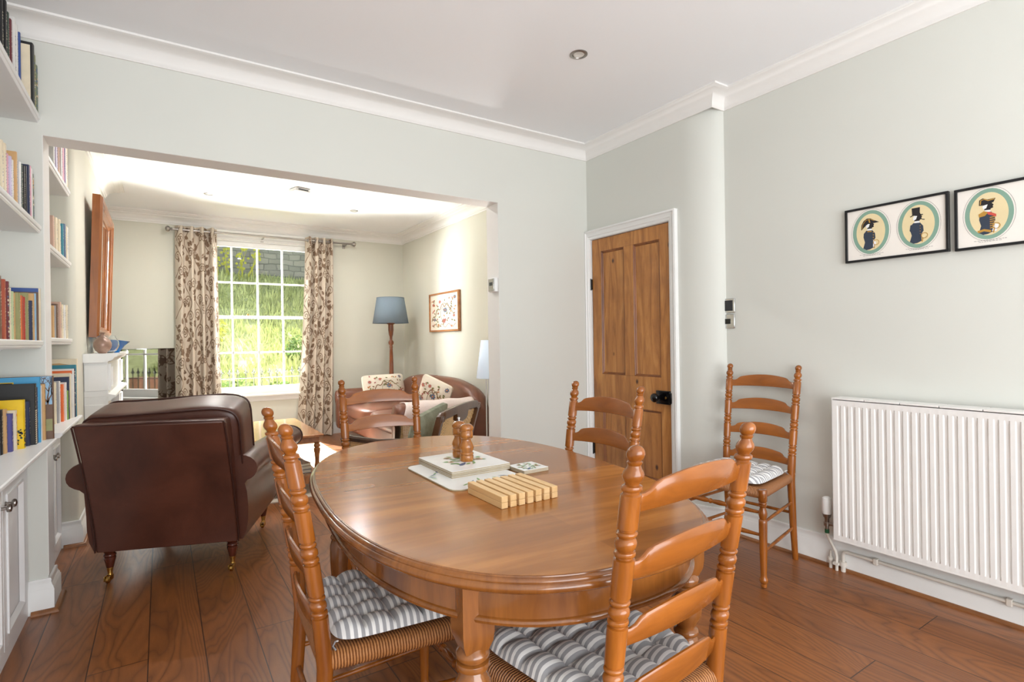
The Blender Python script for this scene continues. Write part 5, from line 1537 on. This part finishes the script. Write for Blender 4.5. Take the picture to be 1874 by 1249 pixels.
# ---------------------------------------------------------------- crewel picture
pc = thing('framed_embroidery', 'framed crewel embroidery of flowering branches on the far room right wall', 'framed embroidery', (XB, 0, 0))
y0, y1, z0, z1 = 5.511, 6.319, 1.312, 1.788
w = 0.022
MB().box(-0.034, -0.002, y0, y1, z0, z0 + w).box(-0.034, -0.002, y0, y1, z1 - w, z1).box(-0.034, -0.002, y0, y0 + w, z0 + w, z1 - w).box(-0.034, -0.002, y1 - w, y1, z0 + w, z1 - w).build('frame', M_coffee, pc, bevel=0.003)
m = MB().box(-0.020, -0.003, y0 + w, y1 - w, z0 + w, z1 - w)
fn = lambda u, v, d: (-0.0203 - d, y1 - u * 1.7, z0 + v)      # stitched design, u in drawn units
def crewel(m, fn, W, H, seed, dense=1.0):
    r = random.Random(seed)
    m.mat(4).stroke([(W * (0.05 + 0.75 * q / 30), H * (0.25 + 0.45 * sin(q / 30 * 2.4) + 0.05 * sin(q * .9))) for q in range(31)], 0.010, fn, 0.0004)
    m.mat(2).stroke([(W * (0.45 + 0.4 * q / 20), H * (0.75 - 0.35 * (q / 20) ** 2)) for q in range(21)], 0.006, fn, 0.0004)
    m.stroke([(W * (0.5 + 0.12 * cos(q * .35)), H * (0.45 + 0.2 * sin(q * .35))) for q in range(16)], 0.005, fn, 0.0005)
    m.mat(4).stroke([(W * (0.1 + 0.8 * q / 20), H * (0.12 + 0.05 * sin(q))) for q in range(21)], 0.005, fn, 0.0004)
    for k in range(int(46 * dense)):
        m.mat(r.choice((2, 2, 5, 4, 1))).leaf((r.uniform(W * .06, W * .90), r.uniform(H * .06, H * .90)), r.uniform(0, 6.28), 0.032, 0.016, fn, 0.0006 + 0.00001 * k)
    for cx, cy, c, q in ((0.55, 0.55, 3, 0.036), (0.5, 0.25, 1, 0.034), (0.88, 0.88, 3, 0.026), (0.12, 0.72, 1, 0.024), (0.16, 0.3, 3, 0.026), (0.85, 0.38, 1, 0.02), (0.36, 0.80, 1, 0.022), (0.30, 0.14, 5, 0.02)):
        for k in range(7): m.mat(c).leaf((W * cx, H * cy), k * 0.9, q, q * 0.55, fn, 0.001)
        m.mat(5).disc((W * cx, H * cy), q * 0.3, fn, 0.0014, 8)
CRM = [M_cream, M_pink, M_tgreen, M_tblue, M_tbrown, M_torange]
fn2 = lambda u, v, d: (-0.0203 - d, y1 - w - u * (y1 - y0 - 2 * w) / 0.44, z0 + w + v)
crewel(m, fn2, 0.44, z1 - z0 - 2 * w, 4, 1.3)
m.build('embroidery', CRM, pc, smooth=0, fix=False)

# ---------------------------------------------------------------- sofa
so = thing('sofa', 'tan-red leather sofa with humped back against the far room wall', 'sofa', (2.30, 5.80, 0), radians(90))
# local: +y faces -x(world); x local runs +y world.  local x = world y - 5.8 ; local y = -(world x - 2.30)
def back_top(x):
    u = (x + 0.02) / 1.10
    au = min(1, abs(u))
    return 0.50 + 0.295 * (1 - au ** 3.6) ** 0.55 if au < 1 else 0.50
m = MB(); n = 44
R = []
for i in range(n + 1):
    x = -1.115 + 2.19 * i / n
    zt = back_top(x)
    r = 0.075
    f = min(1.0, min(i, n - i) / 3.0)
    f = sqrt(1 - (1 - f) ** 2)
    yc = -0.42
    R.append([(x, yc - 0.08 * f, 0.16), (x, yc - 0.085 * f, zt - 0.10), (x, yc - 0.06 * f, zt - 0.03), (x, yc, zt), (x, yc + 0.07 * f, zt - 0.012), (x, yc + 0.105 * f, zt - 0.05), (x, yc + 0.10 * f, zt - 0.12), (x, yc + 0.14 * f, 0.42), (x, yc + 0.15 * f, 0.16)])
m.rings(R)
m.build('sofa_back', M_sofa, so, smooth=70)
MB().tube([(0.0, -0.42, back_top(0) + 0.001), (0.0, -0.352, back_top(0) - 0.010), (0.0, -0.315, back_top(0) - 0.05), (0, -0.318, back_top(0) - 0.12), (0, -0.28, 0.44)], 0.003, 6).build('back_seam', M_sofa, so)
MB().box(-1.02, 1.02, -0.40, 0.42, 0.13, 0.32).build('sofa_base', M_sofa, so, bevel=0.03, seg=3)
for s in (-1, 1):
    MB().at(T((s * 0.46, 0.08, 0.375))).pillow(0.90, 0.74, 0.17, 0.38, 12).build('seat_cushion', M_sofa, so, smooth=80)
for s in (-1, 1):
    m = MB()
    sec = [(0.90, 0.13), (0.90, 0.46)]
    for k in range(13):
        a = radians(180 - 235 * k / 12); sec.append((0.995 + 0.098 * cos(a), 0.535 + 0.085 * sin(a)))
    sec += [(1.045, 0.42), (1.05, 0.30), (1.03, 0.13)]
    R = []
    for yy, q in ((-0.42, 0.98), (-0.2, 1), (0.2, 1), (0.44, 1), (0.475, 0.95), (0.49, 0.80)):
        R.append([(s * (0.98 + (x - 0.98) * q), yy, 0.36 + (z - 0.36) * q) for x, z in sec])
    m.rings(R)
    ar = m.build('sofa_arm', M_sofa, so, smooth=60)
    MB().at(T((s * 0.995, 0.478, 0.53)) @ RX(radians(-90))).lathe([(0, 0.075), (0.010, 0.070), (0.018, 0.05), (0.022, 0.0)], n=24).build('arm_facing', M_sofa, ar, smooth=60)
for x in (-0.95, 0.95):
    for y in (-0.42, 0.40):
        MB().lathe([(0, 0.022), (0.02, 0.026), (0.13, 0.032)], (x, y, 0), 14).build('sofa_leg', M_legw, so, smooth=50)
def scatter(name, label, loc, size, rot, mats, art=None):
    t = thing(name, label, 'cushion', loc)
    t.rotation_euler = rot
    m = MB()
    def pin(w):
        k = 1 - 0.10 * (abs(w.x / (size[0] / 2)) * abs(w.z / (size[2] / 2)))
        cx = abs(w.x / (size[0] / 2)); cz = abs(w.z / (size[2] / 2))
        pz = max(0.10, (1 - cx ** 3.0) * (1 - cz ** 3.0)) ** 0.6
        q = Vector((w.x, w.y * pz, w.z))
        return q
    m.pillow(size[0], size[1], size[2], 0.16, 18, pin)
    def front(u, v, d):
        x = u - size[0] / 2; zz = v - size[2] / 2
        cx = min(1, abs(x / (size[0] / 2))); cz = min(1, abs(zz / (size[2] / 2)))
        pz = max(0.10, (1 - cx ** 3.0) * (1 - cz ** 3.0)) ** 0.6
        yy = size[1] / 2 * pz
        return (x, -(yy * (0.5 ** 0.0) + 0.003 + d), zz)
    if art: art(m, front, size[0], size[2])
    m.build('cushion_cover', mats, t, smooth=80, fix=False)
    return t
scatter('scatter_cushion', 'oblong floral crewel cushion at the far end of the leather sofa', (2.34, 6.56, 0.615), (0.56, 0.17, 0.35), (radians(-16), 0, radians(8)), CRM, lambda m, f, W, H: crewel(m, f, W, H, 11, 1.0))
scatter('scatter_cushion', 'floral crewel cushion tipped on its corner against the near sofa arm', (2.40, 5.20, 0.630), (0.36, 0.14, 0.36), (radians(14), radians(24), radians(-50)), CRM, lambda m, f, W, H: crewel(m, f, W, H, 12, 0.9))
# pinkish throw over the near arm: drapes from inside the arm over the roll
th = thing('throw_blanket', 'pinkish white throw draped over the near arm of the sofa', 'blanket', (2.30, 5.80, 0), radians(90))
path = []
for k in range(4): path.append((-0.885, 0.475 + 0.0 * k - 0.02 * (0), 0.48 + 0.02 * k)) if False else None
path = [(-0.80, 0.468), (-0.86, 0.475), (-0.892, 0.50)]
for k in range(13):
    a = radians(180 - 200 * k / 12); path.append((-(0.995 + 0.106 * cos(a)), 0.535 + 0.094 * sin(a)))
path += [(-1.062, 0.44), (-1.068, 0.36), (-1.070, 0.28)]
m = MB()
def tp_(i, j):
    k = i * (len(path) - 1); a = int(min(k, len(path) - 2)); f = k - a
    x = path[a][0] + (path[a + 1][0] - path[a][0]) * f; z = path[a][1] + (path[a + 1][1] - path[a][1]) * f
    y = -0.30 + 0.72 * j
    return (x - 0.004 * sin(j * 14) * (1 if i > .6 else 0), y + 0.02 * sin(i * 9), z + 0.004 * sin(j * 17 + 2))
m.grid(tp_, 48, 26)
o = m.build('throw_cloth', M_throw, th, smooth=80, fix=False)
sd = o.modifiers.new('thick', 'SOLIDIFY'); sd.thickness = 0.006; sd.offset = 1

# ---------------------------------------------------------------- cane armchair (bergere) standing in the opening
P0 = Vector((1.190, 2.757)); P1 = Vector((1.667, 3.197))
dv = P1 - P0; bw = dv.length; ba = atan2(dv.y, dv.x)
bg = thing('cane_armchair', 'dark wooden cane-panelled armchair beyond the table with a sage cushion', 'armchair', (P0.x, P0.y, 0), ba)
# local: x along the back (left post at 0, right post at bw), y into the seat
def mk_cane():
    t = NT('woven_cane')
    s = t.sep(t.coords())
    def hole(a, b, p):
        sa = t.math('SINE', t.math('MULTIPLY', a, 2 * pi / p)); sb = t.math('SINE', t.math('MULTIPLY', b, 2 * pi / p))
        return t.math('MULTIPLY', sa, sb)
    xy = t.math('ADD', s[0], s[1])
    h = hole(xy, s[2], 0.021)
    d = t.math('GREATER_THAN', t.math('ABSOLUTE', h), 0.40)
    tr = t.n('ShaderNodeBsdfTransparent')
    mx = t.n('ShaderNodeMixShader')
    f = t.noise(t.coords(), 90, 2)
    col = t.ramp(f, [(0.3, rgb(186, 146, 92)), (0.7, rgb(222, 186, 134))])
    t.set(col, 0.5)
    t.l(d, mx.inputs[0]); t.l(t.b.outputs[0], mx.inputs[1]); t.l(tr.outputs[0], mx.inputs[2])
    t.l(mx.outputs[0], t.t.nodes['Material Output'].inputs['Surface'])
    return t.m
M_cane = mk_cane()
M_cane_s = plain('cane_strand', rgb(212, 176, 124), 0.5, var=0.08, nscale=60)
HB = 0.805
lean = lambda z: -0.12 * max(0, (z - 0.38) / (HB - 0.38))
def bpost(x, name='back_post'):
    m = MB(); R = []
    for z in (0.0, 0.1, 0.25, 0.38, 0.5, 0.62, 0.72, 0.79):
        h = 0.019 if z > 0.3 else 0.014 + 0.005 * z / 0.3
        y = lean(z) - (0.05 * (0.38 - z) / 0.38 if z < 0.38 else 0)
        R.append([(x - h, y - h, z), (x + h, y - h, z), (x + h, y + h, z), (x - h, y + h, z)])
    m.rings(R); m.build(name, M_walnut, bg, smooth=30, bevel=0.005)
bpost(0.0); bpost(bw)
# shaped crest rail with a central lobe
m = MB(); N = 40; R = []
for i in range(N + 1):
    u = -1 + 2 * i / N; x = bw / 2 + u * (bw / 2 + 0.015)
    top = HB + 0.012 * (1 - u * u) - (0.03 * (abs(u) - 0.88) / 0.12 if abs(u) > 0.88 else 0)
    au = abs(u)
    bot = HB - 0.040
    if au < 0.30: bot = HB - 0.045 - 0.045 * (1 - (au / 0.30) ** 2) ** 0.5
    elif au < 0.45: bot = HB - 0.036
    elif au > 0.85: bot = HB - 0.052
    y = lean(HB - 0.03)
    R.append([(x, y - 0.018, bot + 0.004), (x, y - 0.012, bot), (x, y + 0.014, bot), (x, y + 0.018, top - 0.006), (x, y + 0.008, top), (x, y - 0.012, top), (x, y - 0.019, top - 0.008)])
m.rings(R); m.build('crest_rail', M_walnut, bg, smooth=45)
m = MB(); R = []
for x in (0.015, bw - 0.015):
    y = lean(0.42); R.append([(x, y - 0.014, 0.395), (x, y + 0.014, 0.395), (x, y + 0.014, 0.44), (x, y - 0.014, 0.44)])
m.rings(R); m.build('lower_back_rail', M_walnut, bg, bevel=0.004)
# cane back: real radiating strands
m = MB()
fb = lambda u, v, d: (u, lean(v) + 0.004 + d, v)
x0_, x1_, z0_, z1_ = 0.02, bw - 0.02, 0.44, HB - 0.038
import itertools
for k in range(22):
    zc_ = z1_ + 0.02
    r = 0.075 + 0.021 * k
    path = []
    for q in range(41):
        a = pi + pi * q / 40
        x = bw / 2 + r * 1.05 * cos(a); z_ = zc_ + r * sin(a) * 1.15
        if x0_ < x < x1_ and z0_ < z_ < z1_ - 0.001: path.append((x, z_))
        else:
            if len(path) > 2: m.stroke(path, 0.012, fb, 0.001)
            path = []
    if len(path) > 2: m.stroke(path, 0.012, fb, 0.001)
for k in range(40):
    a = pi + pi * (k + 0.5) / 40
    path = []
    for q in range(30):
        r = 0.07 + 0.016 * q
        x = bw / 2 + r * 1.05 * cos(a); z_ = z1_ + 0.02 + r * sin(a) * 1.15
        if x0_ < x < x1_ and z0_ < z_ < z1_ - 0.001: path.append((x, z_))
    if len(path) > 2: m.stroke(path, 0.0065, fb, -0.001)
cb = m.build('cane_back', M_cane_s, bg, smooth=0, fix=False)
sd = cb.modifiers.new('thick', 'SOLIDIFY'); sd.thickness = 0.002
# arms with front posts and cane sides
for x, s in ((0.0, -1), (bw, 1)):
    path = [(x, lean(0.66), 0.655), (x + s * 0.010, 0.10, 0.650), (x + s * 0.020, 0.25, 0.645), (x + s * 0.015, 0.40, 0.655), (x + s * 0.0, 0.475, 0.665)]
    m = MB(); R = []
    for q in range(17):
        k = q / 16 * (len(path) - 1); a = int(min(k, len(path) - 2)); f = k - a
        p = Vector(path[a]).lerp(Vector(path[a + 1]), f)
        R.append([(p.x - 0.017, p.y, p.z - 0.014), (p.x + 0.017, p.y, p.z - 0.014), (p.x + 0.019, p.y, p.z + 0.004), (p.x + 0.010, p.y, p.z + 0.013), (p.x - 0.010, p.y, p.z + 0.013), (p.x - 0.019, p.y, p.z + 0.004)])
    m.rings(R); m.build('arm_rail', M_walnut, bg, smooth=45)
    m = MB(); R = []
    for z, dy, h in ((0.0, 0.02, 0.012), (0.12, 0.02, 0.014), (0.30, 0.025, 0.018), (0.40, 0.02, 0.018), (0.50, 0.0, 0.016), (0.60, -0.01, 0.018), (0.655, 0.0, 0.022)):
        R.append([(x - h, 0.465 + dy - h, z), (x + h, 0.465 + dy - h, z), (x + h, 0.465 + dy + h, z), (x - h, 0.465 + dy + h, z)])
    m.rings(R); m.build('front_post', M_walnut, bg, smooth=40, bevel=0.004)
    sp_ = MB().box(x - 0.0015, x + 0.0015, -0.02, 0.45, 0.40, 0.64).build('cane_side', M_cane, bg, smooth=0)
    MB().box(x - 0.015, x + 0.015, -0.01, 0.46, 0.34, 0.40).build('seat_side_rail', M_walnut, bg, bevel=0.004)
MB().box(0.015, bw - 0.015, 0.45, 0.485, 0.33, 0.40).box(0.015, bw - 0.015, -0.01, 0.02, 0.34, 0.395).build('seat_rail', M_walnut, bg, bevel=0.004)
MB().at(T((bw / 2, 0.235, 0.435))).pillow(bw - 0.05, 0.46, 0.11, 0.35, 12).build('seat_pad', M_green, bg, smooth=80)
# sage cushion leaning on the inside of the back
gc = scatter('scatter_cushion', 'crumpled sage green velvet cushion in the cane armchair', (0, 0, 0), (0.46, 0.13, 0.33), (0, 0, 0), [M_green])
Mloc = Matrix.Translation((P0.x, P0.y, 0)) @ RZ(ba) @ T((bw / 2 - 0.07, 0.075, 0.635)) @ RX(radians(14)) @ RY(radians(-5))
gc.matrix_world = Mloc

# ---------------------------------------------------------------- coffee table and rug
ct = thing('coffee_table', 'wooden coffee table with turned posts and lower shelf by the window', 'coffee table', (0.775, 4.99, 0.0115))
hx, hy = 0.305, 0.56
MB().box(-hx, hx, -hy, hy, 0.438, 0.460).build('table_top', M_coffee, ct, bevel=0.006, seg=3)
MB().box(-hx + 0.03, hx - 0.03, -hy + 0.03, hy - 0.03, 0.395, 0.438).build('apron', M_coffee, ct, bevel=0.003)
MB().box(-hx + 0.02, hx - 0.02, -hy + 0.02, hy - 0.02, 0.075, 0.145).build('lower_shelf', M_coffee, ct, bevel=0.006)
for sx in (-1, 1):
    for sy in (-1, 1):
        MB().lathe([(0.0, 0.020), (0.03, 0.024), (0.06, 0.018), (0.075, 0.026), (0.145, 0.026), (0.15, 0.018), (0.158, 0.024), (0.17, 0.026), (0.20, 0.021), (0.25, 0.016), (0.30, 0.020), (0.33, 0.025), (0.345, 0.025), (0.352, 0.016), (0.36, 0.024), (0.375, 0.024), (0.382, 0.018), (0.395, 0.024)], (sx * (hx - 0.045), sy * (hy - 0.045), 0), 16).build('turned_post', M_coffee, ct, smooth=50)
random.seed(21)
for k, (c, w, l, h) in enumerate((('navy', 0.20, 0.28, 0.03), ('cream', 0.19, 0.27, 0.02), ('brown', 0.17, 0.25, 0.025))):
    zb = 0.157 + sum((0.03, 0.02, 0.025)[:k])
    m = MB().box(-w / 2, w / 2, -l / 2, l / 2, 0, 0.003).box(-w / 2, w / 2, -l / 2, l / 2, h - 0.003, h - 0.0005).box(-w / 2, -w / 2 + 0.003, -l / 2, l / 2, 0.003, h - 0.003)
    m.mat(1).box(-w / 2 + 0.003, w / 2 - 0.004, -l / 2 + 0.004, l / 2 - 0.004, 0.003, h - 0.003)
    o = m.build('magazine', [bmat(c), M_paper], None)
    o.location = (0.90, 4.66, zb); o.rotation_euler = (0, 0, 0.1 * k)
    tag(o, '%s, %s of three lying on the lower shelf of the coffee table' % ('%s book' % c, ('lowest', 'middle', 'topmost')[k]), 'book', 'books under the coffee table')
rg = thing('rug', 'cream rug on the boards under the coffee table', 'rug', (0.86, 5.50, 0))
m = MB(); m.box(-0.72, 0.72, -1.12, 1.12, 0.0, 0.011)
m.build('rug_pile', M_rug, rg, bevel=0.003)
for s in (-1, 1):
    MB().box(-0.72, 0.72, s * 1.125 - 0.006, s * 1.125 + 0.006, 0.001, 0.012).build('rug_border', M_cream, rg, bevel=0.002)
# ---------------------------------------------------------------- outside: bank, stone wall, railings
def mk_grass():
    t = NT('rough_grass')
    f = t.noise(t.coords(), 1.6, 5, 0.7)
    f2 = t.noise(t.coords(), 9, 5, 0.75)
    a = t.ramp(f2, [(0.35, rgb(112, 122, 74)), (0.5, rgb(164, 172, 114)), (0.68, rgb(198, 202, 152))])
    b = t.mix(t.ramp(f, [(0.40, (0, 0, 0, 1)), (0.60, (1, 1, 1, 1))]), a, rgb(178, 182, 132))
    return t.set(b, 0.9)
M_grass = mk_grass()
M_bush = plain('bush_green', rgb(74, 96, 44), 0.8, var=0.35, nscale=9)
M_blade = plain('grass_blade', rgb(184, 190, 134), 0.7, var=0.30, nscale=3)
def mk_stone():
    t = NT('rubble_stone')
    br = t.n('ShaderNodeTexBrick')
    br.inputs['Scale'].default_value = 1.0
    br.inputs['Brick Width'].default_value = 0.27; br.inputs['Row Height'].default_value = 0.13
    br.inputs['Mortar Size'].default_value = 0.012; br.inputs['Mortar Smooth'].default_value = 0.5; br.offset = 0.4
    br.inputs['Color1'].default_value = rgb(104, 102, 98); br.inputs['Color2'].default_value = rgb(140, 136, 130); br.inputs['Mortar'].default_value = rgb(84, 84, 80)
    mp = t.coords((1, 1, 1), rot=(radians(90), 0, 0))
    n = t.n('ShaderNodeTexNoise'); n.inputs['Scale'].default_value = 3.0
    t.l(mp, n.inputs['Vector'])
    v = t.n('ShaderNodeMix', data_type='VECTOR'); v.inputs[0].default_value = 0.10
    t.l(mp, v.inputs[4]); t.l(n.outputs['Color'], v.inputs[5])
    t.l(v.outputs[1], br.inputs['Vector'])
    col = t.mix(t.math('MULTIPLY', t.noise(t.coords(), 5, 4), 0.6), br.outputs['Color'], rgb(140, 140, 132))
    t.bump(br.outputs['Fac'], 0.6, 0.03)
    return t.set(col, 0.9)
M_stone = mk_stone()
def ground(x, y):
    if y < 9.6: return 0.05
    k = min(1, (y - 9.6) / 5.4)
    return 0.05 + 2.95 * k ** 0.85 - 0.06 * (x - 1) * k + 0.10 * sin(x * 2.1 + y) * sin(y * 1.7) * k
m = MB()
m.grid(lambda i, j: (-7 + 17 * i, 7.45 + 9.0 * j, ground(-7 + 17 * i, 7.45 + 9.0 * j)), 90, 60)
o = m.build('grass_bank', M_grass, None, smooth=80); tag(o, 'steep rough grass bank rising beyond the window', 'grass bank'); o['kind'] = 'stuff'
random.seed(3)
m = MB()
for k in range(22000):
    y = 9.7 + 5.2 * random.random() ** 1.1; x = random.uniform(-0.6, 4.6)
    # keep within the cone the window shows
    z = ground(x, y)
    cl = 0.5 + 0.5 * sin(x * 7.3 + 2.1 * sin(y * 3.1)) * sin(y * 5.9 + 1.7 * sin(x * 2.3))
    if random.random() > 0.25 + 0.75 * cl: continue
    h = random.uniform(0.05, 0.10 + 0.14 * cl); a = random.uniform(0, pi); w = random.uniform(0.012, 0.028)
    dx, dy = cos(a) * w, sin(a) * w
    lx, ly = random.uniform(-0.08, 0.08), random.uniform(-0.09, 0.03)
    i0 = m.pt((x - dx, y - dy, z - 0.02)); i1 = m.pt((x + dx, y + dy, z - 0.02)); i2 = m.pt((x + lx, y + ly, z + h))
    m.face((i0, i1, i2))
o = m.build('grass_tufts', M_blade, None, smooth=0, fix=False); tag(o, 'tangle of long pale grass covering the bank', 'grass'); o['kind'] = 'stuff'
def shrub(label, x, y, z, r, mat, seed):
    rr = random.Random(seed); m = MB()
    for k in range(420):
        d = Vector((rr.gauss(0, 1), rr.gauss(0, 1), rr.gauss(0, .7))).normalized() * r * rr.uniform(0.55, 1.0)
        p = Vector((x, y, z + r * 0.5)) + d
        a = Vector((rr.uniform(-1, 1), rr.uniform(-1, 1), rr.uniform(-1, 1))).normalized() * r * 0.13
        b = Vector((rr.uniform(-1, 1), rr.uniform(-1, 1), rr.uniform(-1, 1))).normalized() * r * 0.09
        m.face((m.pt(p - a), m.pt(p + b), m.pt(p + a), m.pt(p - b)))
    t = thing('shrub', label, 'shrub', (0, 0, 0), 0, 'shrubs on the bank')
    m.build('foliage', mat, t, smooth=0, fix=False)
    MB().tube([(x, y, z - 0.05), (x + 0.02, y, z + r * 0.5)], 0.02, 6).build('stem', M_bead, t)
M_yel = plain('yellow_leaves', rgb(160, 160, 54), 0.8, var=0.25, nscale=9)
shrub('yellow-leaved shrub at the left edge of the window view', 0.62, 11.3, ground(0.62, 11.3) + 0.1, 0.42, M_yel, 1)
shrub('dark green shrub low behind the railings on the left', 1.05, 9.9, 0.1, 0.36, M_bush, 2)
shrub('dark green shrub in the middle of the grass bank', 2.25, 10.9, ground(2.25, 10.9), 0.30, M_bush, 3)
shrub('green shrub behind the railings near the centre', 1.65, 9.8, 0.1, 0.32, M_bush, 4)
shrub('green shrub low behind the right-hand railings', 2.35, 10.1, 0.25, 0.30, M_bush, 5)
m = MB().box(-7, 10, 15.0, 15.5, 1.5, 5.2)
o = m.build('retaining_wall', M_stone, None); tag(o, 'old grey rubble stone wall along the top of the grass bank', 'stone wall')
# bare twigs in front of the stone wall, upper left of the view
m = MB(); rr = random.Random(8)
for k in range(16):
    x = rr.uniform(0.3, 2.0); z = ground(x, 14.4)
    p = [(x, 14.4, z)]
    for q in range(6): p.append((p[-1][0] + rr.uniform(-0.05, 0.12), 14.4, p[-1][2] + rr.uniform(0.1, 0.25)))
    m.tube(p, [0.012 - 0.0015 * q for q in range(7)], 5)
    for q in range(12):
        c = Vector(p[rr.randint(2, 6)]) + Vector((rr.uniform(-.1, .1), rr.uniform(-.05, .05), rr.uniform(-.1, .1)))
        m.face([m.pt(c + Vector(d) * 0.035) for d in ((-1, 0, 0), (0, 0, -1), (1, 0, 0), (0, 0, 1))])
o = m.build('bramble', M_yel, None, smooth=0, fix=False); tag(o, 'thin bramble stems with yellow leaves before the stone wall', 'bramble')
# iron railings
ra = thing('iron_railing', 'black iron railing with spear finials outside the window', 'railing', (0, 8.55, 0))
MB().box(-0.6, 3.2, -0.012, 0.012, 0.700, 0.712).box(-0.6, 3.2, -0.012, 0.012, 0.12, 0.135).build('horizontal_rail', M_black, ra)
x = -0.55; k = 0
while x < 3.2:
    m = MB().lathe([(0.045, 0.008), (0.745, 0.008), (0.755, 0.014), (0.765, 0.008), (0.78, 0.010)], (x, 0, 0), 8)
    m.lathe([(0.775, 0.012), (0.80, 0.020), (0.815, 0.012), (0.85, 0.0)], (x, 0, 0), 8)
    m.prism([(x - 0.032, 0.79), (x - 0.012, 0.775), (x + 0.012, 0.775), (x + 0.032, 0.79), (x + 0.012, 0.80), (x, 0.86), (x - 0.012, 0.80)], lambda a, b, d: (a, d, b), -0.006, 0.006)
    m.build('spear_bar', M_black, ra, smooth=40)
    x += 0.104; k += 1
M_brick = plain('red_brick', rgb(150, 104, 88), 0.9, var=0.2, nscale=9)
MB().box(-0.6, 3.2, -0.06, 0.06, -0.10, 0.045).build('railing_kerb', M_stone, ra, bevel=0.01)
m = MB().box(1.95, 3.6, 9.25, 9.45, 0.0, 0.66)
o = m.build('brick_wall', M_brick, None, bevel=0.01); tag(o, 'low red brick wall behind the railings at the right', 'brick wall')
